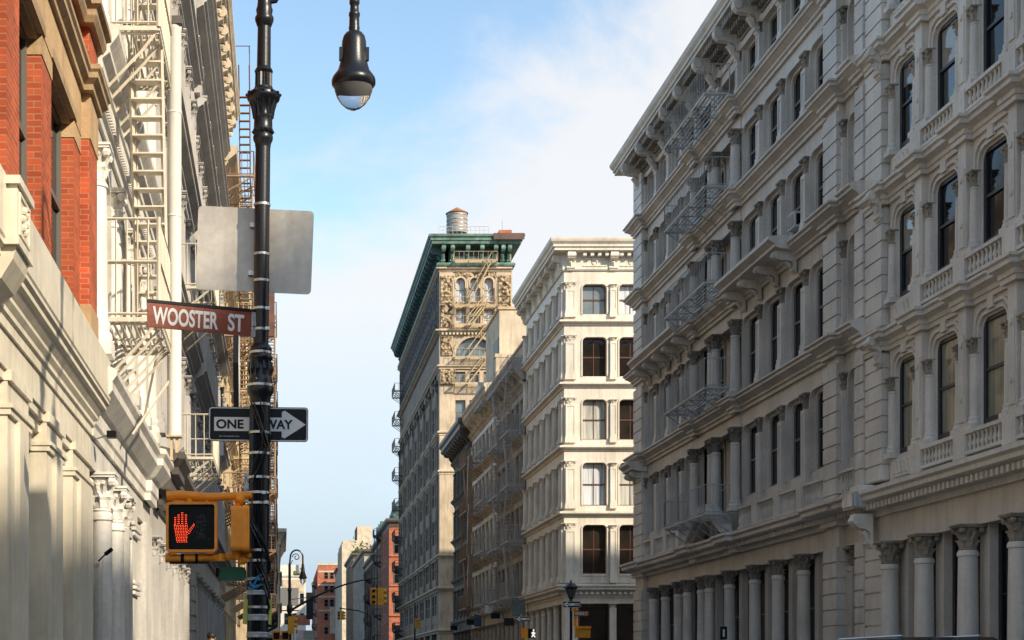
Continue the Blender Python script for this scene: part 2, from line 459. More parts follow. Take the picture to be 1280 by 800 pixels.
# ------------------------------------------------------------------ facade vocabulary
def capital(f, ru, rw, h, wbase=0.0):
    """leafy capital: two rows of leaves, corner scrolls, abacus; from v=0 to h"""
    mb = MB(); n = 24; z = f.zero()
    rows = [(0, .84, 0), (.05, .95, 0), (.09, .84, 0), (.12, .90, .05), (.30, 1.0, .13), (.38, 1.16, .18), (.41, .90, .05),
            (.52, .98, .10), (.64, 1.14, .16), (.70, 1.28, .2), (.73, .98, .04), (.86, 1.12, .03)]
    vs = []
    for i, (t, r, a) in enumerate(rows):
        for k in range(n):
            an = 2 * math.pi * k / n; ph = 0 if t < .45 else math.pi
            q = r * (1 + a * math.cos(8 * an + ph))
            vs.append(z.p(ru * q * math.cos(an), h * t, wbase + rw * q * math.sin(an)))
    fs = []
    for i in range(len(rows) - 1):
        for k in range(n):
            k2 = (k + 1) % n; fs.append((i * n + k, i * n + k2, (i + 1) * n + k2, (i + 1) * n + k))
    mb.add(vs, fs)
    for a in (1, 3, 5, 7):
        c, s2 = math.cos(a * math.pi / 4), math.sin(a * math.pi / 4)
        p = z.p(ru * 1.42 * c, h * .76, wbase + rw * 1.42 * s2)
        mb.ball(p, h * .13, 6, 4)
    mb.box(z, -ru * 1.32, ru * 1.32, h * .87, h * .93, wbase - rw * 1.32, wbase + rw * 1.32)
    mb.box(z, -ru * 1.42, ru * 1.42, h * .932, h, wbase - rw * 1.42, wbase + rw * 1.42)
    return mb

def shaft_round(r, h, base=.35, n=14):
    mb = MB()
    mb.wbox(-r * 1.4, r * 1.4, -r * 1.4, r * 1.4, 0, base * .4)
    p = [(r * 1.3, base * .402), (r * 1.38, base * .5), (r * 1.3, base * .62), (r * 1.12, base * .7), (r * 1.2, base * .82), (r * 1.18, base * .92), (r * 1.0, base)]
    for t in (.25, .5, .75, .96): p.append((r * (1 - .13 * t * t), base + (h - base) * t))
    p += [(r * 1.0, base + (h - base) * .965), (r * 1.0, base + (h - base) * .985), (r * .88, h)]
    mb.lathe(p, n=n); mb.smooth = True
    return mb

def shaft_flat(f, wid, dep, h, base=.35, panel=True):
    mb = MB(); z = f.zero(); a = wid / 2
    mb.box(z, -a * 1.18, a * 1.18, 0, base * .6, 0, dep * 1.3)
    mb.box(z, -a * 1.09, a * 1.09, base * .602, base, 0, dep * 1.15)
    if panel and wid > .2:
        t = min(.07, wid * .18)
        mb.box(z, -a, a, base * 1.002, h, 0, dep - .025)
        mb.box(z, -a, -a + t, base * 1.004, h - .001, dep - .025, dep); mb.box(z, a - t, a, base * 1.004, h - .001, dep - .025, dep)
        mb.box(z, -a + t, a - t, h - .12, h - .001, dep - .025, dep); mb.box(z, -a + t, a - t, base * 1.004, base + .1, dep - .025, dep)
    else:
        mb.box(z, -a, a, base * 1.002, h, 0, dep)
    return mb

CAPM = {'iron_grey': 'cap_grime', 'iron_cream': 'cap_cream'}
def column(root, f, u, v, w, r, h, caph, mat, capmat=None, base=.35):
    hs = h - caph
    o = inst(('col', r, hs, base), lambda: shaft_round(r, hs, base), 'column', mat, root, f.p(u, v, w))
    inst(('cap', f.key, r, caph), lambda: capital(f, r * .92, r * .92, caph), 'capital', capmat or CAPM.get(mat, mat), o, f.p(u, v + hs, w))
    return o

def pilaster(root, f, u, v, w, wid, dep, h, caph, mat, capmat=None, base=.35):
    hs = h - caph
    o = inst(('pil', f.key, wid, dep, hs, base), lambda: shaft_flat(f, wid, dep, hs, base), 'pilaster', mat, root, f.p(u, v, w))
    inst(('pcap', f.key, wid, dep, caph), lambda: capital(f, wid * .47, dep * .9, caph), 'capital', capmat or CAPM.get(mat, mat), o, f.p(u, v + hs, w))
    return o

def sash(f, wid, hei, cols=1, rows=2, t=.065, d=.06):
    mb = MB(); z = f.zero(); a = wid / 2
    mb.box(z, -a, -a + t, 0, hei, 0, d); mb.box(z, a - t, a, 0, hei, 0, d)
    mb.box(z, -a + t, a - t, 0, t, 0, d); mb.box(z, -a + t, a - t, hei - t, hei, 0, d)
    for i in range(1, rows):
        v = t + (hei - 2 * t) * i / rows; b = .035 if i == rows // 2 else .016
        mb.box(z, -a + t, a - t, v - b, v + b, .004, d - (.004 if i == rows // 2 else .02))
    for j in range(1, cols):
        u = -a + t + (wid - 2 * t) * j / cols
        ve = [t] + [t + (hei - 2 * t) * i / rows for i in range(1, rows)] + [hei - t]
        for i in range(len(ve) - 1):
            mb.box(z, u - .018, u + .018, ve[i] + (.036 if i else 0), ve[i + 1] - (.036 if i < len(ve) - 2 else 0), .006, d - .022)
    return mb

def window(root, f, u, v, w, wid, hei, frame='sash_navy', pane='pane_dark', cols=1, rows=2, t=.065):
    wid = round(wid, 3); hei = round(hei, 3)
    o = inst(('sash', f.key, wid, hei, cols, rows, t), lambda: sash(f, wid, hei, cols, rows, t), 'window', frame, root, f.p(u, v, w))
    def mk():
        mb = MB(); z = f.zero()
        mb.box(z, -wid / 2 + t * .8, wid / 2 - t * .8, t * .8, hei - t * .8, -.02, .012)
        return mb
    inst(('pane', f.key, wid, hei, t), mk, 'pane', pane, o, f.p(u, v, w))
    return o

LEDGE = [(0, -.30), (.06, -.30), (.06, -.20), (.12, -.17), (.12, -.10), (.27, .02), (.30, .02), (.30, .09), (.36, .13), (.36, .18), (.10, .25), (-.05, .25), (-.05, -.30)]
LEDGE_S = [(0, -.16), (.05, -.16), (.05, -.09), (.16, -.02), (.19, -.02), (.19, .06), (.05, .11), (-.05, .11), (-.05, -.16)]
def prof(p, v, k=1.0, kv=1.0):
    return [(d * k if d > 0 else d, v + z * kv) for d, z in p]

def quoin(mb, f, u0, u1, v0, v1, w0, w1, course=.42, gap=.05, ins=.035):
    """rusticated pier: core plus raised blocks"""
    mb.box(f, u0 + ins, u1 - ins, v0, v1, w0, w1 - ins)
    n = max(1, round((v1 - v0) / course)); c = (v1 - v0) / n
    for i in range(n):
        a = v0 + i * c + gap / 2; b = v0 + (i + 1) * c - gap / 2
        # chamfered block
        P = f.p; e = .03
        vs = []
        for (uu0, uu1, ww1, vv0, vv1) in ((u0, u1, w1, a + e * .5, b - e * .5),):
            pass
        mb.box(f, u0, u1, a, b, w0 + .002, w1)

def baluster_mesh(h):
    mb = MB(); mb.lathe([(.035, 0), (.05, .06 * h), (.03, .15 * h), (.06, .38 * h), (.03, .68 * h), (.03, .8 * h), (.05, .92 * h), (.05, h)], n=8)
    mb.smooth = True
    return mb

def balustrade(root, f, ua, ub, v, h, w, mat, n=None):
    """coping and base as the part, each baluster its sub-part"""
    n = n or max(3, int((ub - ua) / .19))
    mb = MB()
    mb.box(f, ua, ub, v, v + .07, w - .08, w + .08); mb.box(f, ua, ub, v + h - .08, v + h, w - .09, w + .09)
    mb.box(f, ua, ub, v + .07, v + h - .08, w - .25, w - .2)
    o = part(mb, 'balustrade', mat, root)
    for i in range(n):
        u = ua + (i + .5) * (ub - ua) / n
        inst(('bal', round(h, 2)), lambda: baluster_mesh(h - .15), 'baluster', mat, o, f.p(u, v + .07, w))
    return o

def scroll(f, wid, dep, h):
    """S-scroll bracket hanging from v=0 down to -h, standing out to dep at its top"""
    z = f.zero(); pts = []
    up = [(0, -h), (.10 * dep, -h), (.16 * dep, -.92 * h), (.22 * dep, -.8 * h)]
    pts = [(0, 0), (0, -h), (.08, -h * 1.0), (.14, -.94 * h), (.17, -.84 * h), (.14, -.74 * h), (.12, -.66 * h), (.18, -.52 * h),
           (.38, -.44 * h), (.62, -.42 * h), (.82, -.38 * h), (.95, -.28 * h), (1.0, -.17 * h), (.96, -.08 * h), (.9, 0)]
    poly = [(a * dep if a else 0, b) for a, b in pts]
    mb = MB(); mb.prism(z, poly, -wid / 2, wid / 2, 'wv')
    for a, b, r in ((.80, -.20, .13), (.12, -.84, .08)):
        c0 = z.p(-wid / 2 - .03, b * h, a * dep); c1 = z.p(wid / 2 + .03, b * h, a * dep)
        mb.tube([c0, c1], r * h, 10)
    mb.tube([z.p(-wid * .15, -.50 * h, .42 * dep), z.p(-wid * .05, -.62 * h, .25 * dep), z.p(0, -.8 * h, .19 * dep)], [.10 * h, .12 * h, .06 * h], 6)
    return mb

def bracket(root, f, u, v, w, wid, dep, h, mat):
    return inst(('scr', f.key, wid, dep, h), lambda: scroll(f, wid, dep, h), 'bracket', mat, root, f.p(u, v, w))

def dentils(mb, f, u0, u1, v0, v1, w0, w1, pitch=.2, duty=.5):
    n = max(1, int((u1 - u0) / pitch)); p = (u1 - u0) / n
    for i in range(n):
        a = u0 + i * p; mb.box(f, a + p * (1 - duty) / 2, a + p * (1 + duty) / 2, v0, v1, w0, w1)

def railing(f, u0, u1, w0, w1, v, h, pick=.16, mid=False, t=.018, ends=(True, True)):
    mb = MB(); P = f.p
    segs = [((u0, w1), (u1, w1))]
    if ends[0]: segs.append(((u0, w0), (u0, w1)))
    if ends[1]: segs.append(((u1, w0), (u1, w1)))
    for (a, b) in segs:
        for z in ([v + .06, v + h] + ([v + h * .55] if mid else [])):
            mb.bar(P(a[0], z, a[1]), P(b[0], z, b[1]), t * 1.4)
        l = math.hypot(b[0] - a[0], b[1] - a[1]); n = max(1, int(l / pick))
        for i in range(n + 1):
            q = i / n; u, w = a[0] + (b[0] - a[0]) * q, a[1] + (b[1] - a[1]) * q
            mb.bar(P(u, v + .03, w), P(u, v + h, w), t * (1.6 if i in (0, n) else .9))
    return mb

def platform(f, u0, u1, w0, w1, v, slat=.13, brace=.8, t=.02):
    mb = MB(); P = f.p
    for w in (w0, w1): mb.box(f, u0, u1, v - .05, v + .01, w - .015, w + .015)
    for u in (u0, u1): mb.box(f, u - .015, u + .015, v - .05, v + .011, w0 + .015, w1 - .015)
    n = max(2, int((w1 - w0) / slat))
    for i in range(1, n):
        w = w0 + (w1 - w0) * i / n
        mb.box(f, u0 + .015, u1 - .015, v - .03, v, w - .02, w + .012)
    k = max(2, int((u1 - u0) / 1.1) + 1)
    for i in range(k):
        u = u0 + .05 + (u1 - u0 - .1) * i / (k - 1)
        mb.box(f, u - .02, u + .02, v - .085, v - .052, w0 - .1, w1)
        if brace: mb.bar(P(u, v - brace, 0.0), P(u, v - .07, w1 - .08), t * 1.7)
    return mb

def stair(f, ua, va, ub, vb, w0, w1, tread=.22, t=.02, rail=True):
    mb = MB(); P = f.p
    for w in (w0, w1):
        mb.bar(P(ua, va, w), P(ub, vb, w), t * 2.6)
        if rail: mb.bar(P(ua, va + .8, w), P(ub, vb + .8, w), t * 1.4)
    n = max(3, int((vb - va) / tread))
    for i in range(1, n):
        q = i / n; u = ua + (ub - ua) * q; v = va + (vb - va) * q
        mb.box(f, u - .10, u + .10, v - .012, v + .012, w0, w1)
        if rail and i % 4 == 0:
            for w in (w0, w1): mb.bar(P(u, v, w), P(u, v + .8, w), t)
    return mb

def fire_escape(root, f, u0, u1, levels, mat, dep=.95, w0=.12, h=.95, pick=.17, stairs=True, t=.02, dirs=1, mid=False):
    """each landing a part with its railing, each flight a part"""
    for i, v in enumerate(levels):
        p = part(platform(f, u0, u1, w0, w0 + dep, v, t=t), 'landing', mat, root)
        part(railing(f, u0, u1, w0, w0 + dep, v, h, pick, mid, t=t * .9), 'landing_railing', mat, p)
        if stairs and i + 1 < len(levels):
            a, b = (u0 + .6, u1 - .9) if (i + dirs) % 2 else (u1 - .6, u0 + .9)
            ln = min(abs(b - a), (levels[i + 1] - v) * .62); b = a + math.copysign(ln, b - a)
            part(stair(f, a, v, b, levels[i + 1], w0 + dep * .48, w0 + dep * .92, t=t), 'stair', mat, root)

def facade(root, f, bounds, floors, mat, wall=None, d=.45, margin=.36, step=.12, w=0, pil='flat', pw=.42, pd=.18, caph=.42, ledge=True,
           lk=1.0, frame='sash_grey', panes=('pane_dark',), cols=1, rows=2, rad=.3, sill=.35, top=.85, capmat=None, trim=True, ends=(True, True), pbase=.35, colr=.15, colw=.12, ledgemat=None, ledgepath=None):
    """storeys of bays with openings; returns the wall builder"""
    own = wall is None
    wall = wall or MB(); ledges = MB(); k = 0
    for fi, (v0, v1) in enumerate(floors):
        va, vb = v0 + sill, v1 - top
        for i in range(len(bounds) - 1):
            lo, hi = sorted((bounds[i], bounds[i + 1])); ua, ub = lo + margin, hi - margin
            rr = min(rad, (ub - ua) / 2 - .001)
            wall.cell(f, lo, hi, v0, v1, ua, ub, va, vb, w - (d * .5 if step else d), w, rr)
            if step:
                wall.cell(f, ua, ub, va, vb, ua + step, ub - step, va + .06, vb - step, w - d, w - d * .5, max(.02, rr - step * .6))
                wall.box(f, lo, ua, v0, v1, w - d, w - d * .5 - .001); wall.box(f, ub, hi, v0, v1, w - d, w - d * .5 - .001)
            if trim and rr > .05: wall.trim(f, ua, ub, va, vb, rr, .07, w, w + .05)
            s = step or 0
            window(root, f, (ua + ub) / 2, va + (.06 if s else 0), w - d - .03, ub - ua - 2 * s + .06, vb - va - s - .06 + .08 if s else vb - va + .02, frame, panes[(k * 7 + fi * 3) % len(panes)], cols, rows)
            k += 1
        if pil:
            for i, u in enumerate(bounds):
                if (i == 0 and not ends[0]) or (i == len(bounds) - 1 and not ends[1]): continue
                h = vb - .02 - v0 - .25 if rad > .05 else vb + .1 - v0 - .25
                if pil == 'flat': pilaster(root, f, u, v0 + .25, w, pw, pd, round(h, 3), caph, mat, capmat, pbase)
                else: column(root, f, u, v0 + .25, w + colw, colr, round(h, 3), caph, mat, capmat, pbase)
        if ledge:
            pth = ledgepath or [(min(bounds) - .0, w), (max(bounds) + .0, w)]
            ledges.sweep(f, pth, prof(LEDGE, v1, lk))
    if ledge: part(ledges, 'ledge', ledgemat or mat, root)
    if own: part(wall, 'wall', mat, root)
    return wall
# ------------------------------------------------------------------ right side of the street
def quoin_strip(root, f, u0, u1, v0, v1, w1, mat, breaks, name='quoin_pier'):
    mb = MB()
    for a, b in breaks: quoin(mb, f, u0, u1, a, b, -.6, w1)
    return part(mb, name, mat, root)

def balcony_slab(root, f, u0, u1, v, dep, mat, n=4):
    mb = MB()
    mb.sweep(f, [(u0, 0.0), (u1, 0.0)], [(0.02, v - .10), (dep * .55, v - .06), (dep * .8, v + .0), (dep * .8, v + .08), (dep * .93, v + .16), (dep, v + .2), (dep, v + .3), (0.02, v + .34)])
    o = part(mb, 'balcony_slab', mat, root)
    for i in range(n):
        u = u0 + .35 + (u1 - u0 - .7) * i / (n - 1)
        bracket(o, f, u, v - .07, .05, .26, dep * .75, .62, mat)

# ---- A: grey iron block with quoins
def building_grey():
    f = Fr(15.0, 0, (0, 1), (-1, 0)); m = 'iron_grey'
    root = thing('cast_iron_building', 'long grey cast iron block with rough quoin strips, fire balconies and a scrolled roof cornice', 'building', (22, 54, GZ))
    wall = MB()
    far = [65.6, 63.65, 61.65, 59.65, 57.5]; mid = [57.5, 54.85, 52.2]; near = [52.2, 49.95, 47.75, 45.6, 43.6]; end = [42.55, 41.2]
    fl = [(6.15, 10.4), (10.4, 13.9), (13.9, 17.1), (17.1, 20.1)]
    top = [(20.1, 22.3)]
    kw = dict(wall=wall, d=.19, margin=.30, step=.10, pw=.38, pd=.15, caph=.46, ledge=False, frame='sash_grey', rad=.34, sill=.3, top=.80,
              panes=('pane_dark', 'pane_third', 'pane_dark', 'pane_brown', 'pane_dark', 'pane_half', 'pane_dark'))
    for b, e in ((far, (True, False)), (near, (False, True)), (end, (True, False))):
        facade(root, f, b, fl[1:], m, ends=e, **kw)
        facade(root, f, b, fl[:1], m, ends=e, **dict(kw, sill=1.15))
        facade(root, f, b, top, m, ends=e, **dict(kw, top=.42, caph=.3, rad=.15))
    # middle bays: loggia behind free columns
    for (v0, v1), tp in zip(fl + top, (.8, .8, .8, .8, .42)):
        facade(root, f, mid, [(v0, v1)], m, w=-.35, pil=None, **{k: v for k, v in dict(kw, rad=.2, d=.2, margin=.5, top=tp, sill=.3).items() if k not in ('pw', 'pd', 'caph')})
        wall.box(f, mid[-1], mid[0], v1 - .75, v1, -.349, .03)
        for u in (57.45, 52.25, 55.12, 54.58):
            if v1 < 22: column(root, f, u, v0 + (.75 if v0 < 7 else .25), .18, .17, v1 - .77 - v0 - (.75 if v0 < 7 else .25), .5, m)
            else: pilaster(root, f, u, v0 + .25, .0, .3, .16, 1.5, .3, m)
    for u0, u1 in ((65.6, 67.1), (42.55, 43.6), (40.62, 41.2)):
        quoin_strip(root, f, u0, u1, 0, 0, .25, m, [(GZ, 5.0), (5.95, 9.9), (10.7, 13.4), (14.2, 16.6), (17.4, 19.7), (20.4, 22.2)])
        for v0, v1 in ((5.0, 5.95), (9.9, 10.7), (13.4, 14.2), (16.6, 17.4), (19.7, 20.4)):
            wall.box(f, u0 + .04, u1 - .04, v0, v1, -.6, .16)
    # ledges, breaking forward over the quoins and the middle
    pth = [(40.6, .2), (41.25, .2), (41.25, .02), (42.5, .02), (42.5, .22), (43.65, .22), (43.65, .02), (52.0, .02), (52.0, .22), (52.6, .22), (52.6, .06), (57.1, .06), (57.1, .22), (57.7, .22), (57.7, .02), (65.5, .02), (65.5, .2), (67.1, .2), (67.1, -.6)]
    for i, v in enumerate((10.4, 13.9, 17.1, 20.1)):
        mb = MB(); mb.sweep(f, pth, prof(LEDGE, v, 1.15)); part(mb, 'ledge', m, root)
    mb = MB()
    mb.sweep(f, pth, [(0, 5.55), (.07, 5.55), (.07, 5.66), (.12, 5.7), (.12, 5.8), (.42, 5.86), (.47, 5.9), (.47, 6.0), (.55, 6.06), (.55, 6.14), (.1, 6.24), (-.05, 6.24), (-.05, 5.55)])
    dentils(mb, f, 43.7, 52.0, 5.7, 5.83, .1, .34, .22); dentils(mb, f, 52.65, 57.1, 5.7, 5.83, .1, .38, .22); dentils(mb, f, 57.8, 65.4, 5.7, 5.83, .1, .34, .22); dentils(mb, f, 41.3, 42.5, 5.7, 5.83, .1, .34, .22)
    part(mb, 'shopfront_cornice', m, root)
    wall.box(f, 40.62, 67.05, 5.0, 5.56, -.9, -.02); wall.box(f, 40.62, 67.05, 5.56, 6.15, -.6, -.06)
    # ground storey: columns before deep piers and dark shop glass
    for u in (64.0, 62.0, 59.95, 58.6, 56.6, 55.6, 53.15, 50.3, 47.95, 45.6):
        column(root, f, u, GZ, .12, .19, 4.66, .46, m, base=.5)
    gb = [65.6, 64.0, 62.0, 59.95, 58.1, 56.1, 53.15, 50.3, 47.95, 45.6, 43.6]
    for i in range(len(gb) - 1):
        lo, hi = gb[i + 1], gb[i]
        wall.box(f, hi - .34, hi + .02, GZ, 4.99, -.5, -.2)
        window(root, f, (lo + hi) / 2 - .1, GZ + .12, -.45, hi - lo - .25, 4.6, 'sash_grey', 'pane_dark', 1, 3, .12)
    pilaster(root, f, 42.3, GZ, -.3, .5, .3, 4.6, .5, m); window(root, f, 41.75, GZ + .1, -.45, 1.0, 4.6, 'sash_grey', 'pane_dark', 1, 3, .1)
    # balustrades of the first floor
    for a, b in ((43.75, 45.35), (45.85, 47.5), (48.0, 49.7), (50.2, 51.95), (57.85, 59.4), (59.9, 61.4), (61.9, 63.4), (63.9, 65.4), (41.3, 42.45)):
        balustrade(root, f, a, b, 6.26, .72, .14, m)
    for u in (45.6, 47.75, 49.95, 59.65, 61.65, 63.65):
        wall.box(f, u - .24, u + .24, 6.25, 7.02, -.2, .27)
    # broken pediment over the entrance bays
    mb = MB()
    for a, b in ((52.6, 54.5), (57.1, 55.2)):
        mb.prism(f, [(a, 6.26), (b, 7.12), (b, 7.36), (a, 6.5)], .2, .62); mb.prism(f, [(a, 6.26), (b, 7.1), (b, 6.9), (a + (b - a) * .25, 6.262)], .1, .45)
    part(mb, 'broken_pediment', m, root)
    # projecting stone balconies and the corner bracket ledge
    balcony_slab(root, f, 46.2, 52.0, 13.95, .95, m, 4)
    balcony_slab(root, f, 58.2, 65.3, 13.95, .9, m, 5)
    balcony_slab(root, f, 65.5, 67.2, 9.95, .85, m, 2)
    # iron fire balconies across the middle bays
    for v in (6.85, 11.0, 14.45, 17.6, 20.65):
        o = part(platform(f, 52.5, 58.0, .3, 1.12, v, t=.02), 'fire_balcony', 'esc_grey', root)
        part(railing(f, 52.5, 58.0, .3, 1.12, v, .95, .21, t=.016), 'railing', 'esc_grey', o)
    # roof cornice on scrolled brackets
    cp = [(40.6, .0), (67.1, .0), (67.1, -3)]
    mb = MB()
    mb.sweep(f, cp, [(-.1, 21.85), (.1, 21.85), (.14, 21.95), (.14, 22.05), (.1, 22.1), (.1, 22.6), (.2, 22.66), (.86, 22.70), (.86, 22.80), (.92, 22.83), (.92, 22.92), (1.0, 23.02), (1.04, 23.13), (1.04, 23.19), (.3, 23.28), (-.1, 23.28)])
    o = part(mb, 'roof_cornice', m, root)
    bs = [66.3, 63.65, 61.65, 59.65, 57.5, 54.85, 52.2, 49.95, 47.75, 45.6, 43.1, 41.0]
    for u in bs: bracket(o, f, u, 22.68, .1, .27, .84, 1.15, m)
    for a, b in zip(bs[:-1], bs[1:]):
        mb = MB(); c = (a + b) / 2
        for k in (-2, -1, 0, 1, 2):
            u = c + k * .26
            mb.box(f, u - .085, u + .085, 22.42, 22.64, .1, .78); mb.box(f, u - .07, u + .07, 22.24, 22.419, .1, .56); mb.box(f, u - .05, u + .05, 22.1, 22.239, .1, .34)
        mb.box(f, c - .62, c + .62, 22.02, 22.099, .1, .2)
        part(mb, 'modillion_row', 'cap_grime', o)
    wall.box(f, 40.62, 67.05, 22.3, 23.1, -.6, .05)
    wall.wbox(15.62, 40, 40.62, 67.0, GZ, 23.1)
    part(wall, 'wall', m, root)
    rf = MB(); rf.wbox(15.7, 39.9, 40.7, 66.9, 23.11, 23.27); part(rf, 'roof', 'roof', root)

# ---- B: cream iron block with arched windows
def building_cream():
    f = Fr(15.0, 0, (0, 1), (-1, 0)); m = 'iron_cream'
    root = thing('arcaded_building', 'cream cast iron block with round cornered navy windows, slim columns and balustrades', 'building', (22, 32, GZ))
    wall = MB()
    piers = [37.3, 34.9, 32.5, 30.1, 27.7, 25.3]
    edges = [39.45] + piers + [22.9]
    fl = [(6.1, 9.9), (9.9, 13.5), (13.5, 17.05), (17.05, 20.6), (20.6, 24.1), (24.1, 27.4)]
    vis = 4
    for fi, (v0, v1) in enumerate(fl):
        va, vb = v0 + .82, v1 - .62
        for i in range(len(edges) - 1):
            hi, lo = edges[i], edges[i + 1]; ua, ub = lo + .52, hi - .52
            if i == 0: ub = hi - .42
            wall.cell(f, lo, hi, v0, v1, ua, ub, va, vb, -.05, 0, .30)
            wall.cell(f, ua, ub, va, vb, ua + .04, ub - .04, va + .05, vb - .05, -.4, -.05, .27)
            wall.box(f, lo, ua, v0, v1, -.4, -.051); wall.box(f, ub, hi, v0, v1, -.4, -.051)
            wall.trim(f, ua, ub, vb - .75, vb, .30, .06, 0, .03); wall.trim(f, ua - .13, ub + .13, vb - .75, vb + .13, .38, .07, 0, .06)
            pn = ('pane_dark', 'pane_third', 'pane_dark', 'pane_half', 'pane_dark')[(fi * 3 + i * 2) % 5] if fi else 'pane_green'
            window(root, f, (ua + ub) / 2, va + .05, -.13, ub - ua - .06, vb - va - .05, 'sash_navy', pn, 1, 2, .13)
            wall.box(f, (ua + ub) / 2 - .14, (ua + ub) / 2 + .14, vb + .06, vb + .3, .0, .09)
            # flanking slim columns
            if fi < vis:
                for u in ((ua - .15, ub + .15) if i else (ua - .15, ub + .14)):
                    column(root, f, u, v0 + .78, .03, .12, vb - .42 - v0 - .78, .34, m, base=.3)
            # parapet panel of the storey
            if i == 0:
                pb = MB(); pb.box(f, ua - .1, ub + .1, v0 + .3, v0 + .74, .0, .07)
                for k in range(5):
                    q = ua + (k + .5) * (ub - ua) / 5
                    for s in (-1, 1): pb.tube([f.p(q - .11, v0 + .37, .075), f.p(q, v0 + (.52 + s * .12), .085), f.p(q + .11, v0 + (.67 if s > 0 else .37), .075)], .018, 4)
                part(pb, 'guilloche_panel', m, root)
            elif fi < vis: balustrade(root, f, lo + .30, hi - .30, v0 + .26, .52, .14, m, 9)
        for u in piers + [22.9]:
            wall.box(f, u - .3, u + .3, v0 + .2, v0 + .8, 0.001, .24)
        for u in piers:
            pm = MB(); pm.box(f, u - .2, u + .2, v0 + .8, v1 - .3, 0.002, .16)
            pm.box(f, u - .13, u + .13, v0 + 1.0, v1 - .9, .161, .185)
            for q in (v0 + 1.5, vb - .5): pm.tube([f.p(u, q, .185), f.p(u, q, .21)], .07, 10)
            part(pm, 'pier', m, root)
        quoin_strip(root, f, 39.5, 40.6, 0, 0, .2, m, [(v0 + .3, v1 - .35)])
        wall.box(f, 39.54, 40.56, v1 - .35, v1 + .3, -.6, .12)
        pth = [(22.0, .02), (22.6, .02), (22.6, .2), (23.2, .2), (23.2, .02)]
        for u in reversed(piers): pth += [(u - .3, .02), (u - .3, .2), (u + .3, .2), (u + .3, .02)]
        pth += [(39.4, .02), (39.4, .16), (40.62, .16)]
        mb = MB(); mb.sweep(f, pth, [(0, v1 - .32), (.05, v1 - .32), (.05, v1 - .22), (.09, v1 - .2), (.09, v1 - .1), (.2, v1 - .04), (.24, v1 - .03), (.24, v1 + .06), (.3, v1 + .1), (.3, v1 + .16), (.08, v1 + .22), (-.05, v1 + .22), (-.05, v1 - .32)])
        if fi < 5: part(mb, 'ledge', m, root)
        # scroll end at the quoin
        if fi < vis:
            bracket(root, f, 39.62, v1 + .05, .2, .3, .3, .75, m)
    # shopfront storey
    mb = MB()
    mb.sweep(f, [(22.0, .02), (40.62, .02)], [(0, 5.55), (.08, 5.55), (.08, 5.68), (.14, 5.72), (.14, 5.8), (.42, 5.88), (.5, 5.92), (.5, 6.02), (.58, 6.08), (.58, 6.18), (.1, 6.28), (-.05, 6.28), (-.05, 5.55)])
    dentils(mb, f, 22.2, 40.5, 5.7, 5.85, .12, .4, .24)
    part(mb, 'shopfront_cornice', m, root)
    wall.box(f, 22.0, 40.6, 4.85, 5.56, -.9, 0); wall.box(f, 22.0, 40.6, 5.56, 6.1, -.6, -.05)
    for u in (39.05, 36.95, 34.6, 32.2, 29.8, 27.4, 25.0):
        column(root, f, u, GZ, .16, .225, 4.5, .56, m, base=.55)
        wall.box(f, u - .36, u + .1, GZ, 4.849, -.45, -.15)
    gb = [39.05, 36.95, 34.6, 32.2, 29.8, 27.4, 25.0, 22.6]
    for a, b in zip(gb[:-1], gb[1:]):
        window(root, f, (a + b) / 2 - .15, GZ + .1, -.4, a - b - .4, 4.4, 'sash_navy', 'pane_dark', 1, 3, .16)
    quoin_strip(root, f, 39.5, 40.6, 0, 0, .2, m, [(GZ, 4.85)])
    wall.box(f, 22.0, 22.6, GZ, 4.849, -.9, .1)
    # crown
    mb = MB(); mb.sweep(f, [(22.0, 0), (40.62, 0)], [(-.1, 26.9), (.1, 26.9), (.3, 27.2), (.9, 27.4), (1.0, 27.7), (1.0, 27.9), (-.1, 28.0)])
    part(mb, 'roof_cornice', m, root)
    wall.wbox(15.62, 40, 22.0, 40.58, GZ, 27.8)
    part(wall, 'wall', m, root)
    rf = MB(); rf.wbox(15.7, 39.9, 22.1, 40.5, 27.81, 28.0); part(rf, 'roof', 'roof', root)

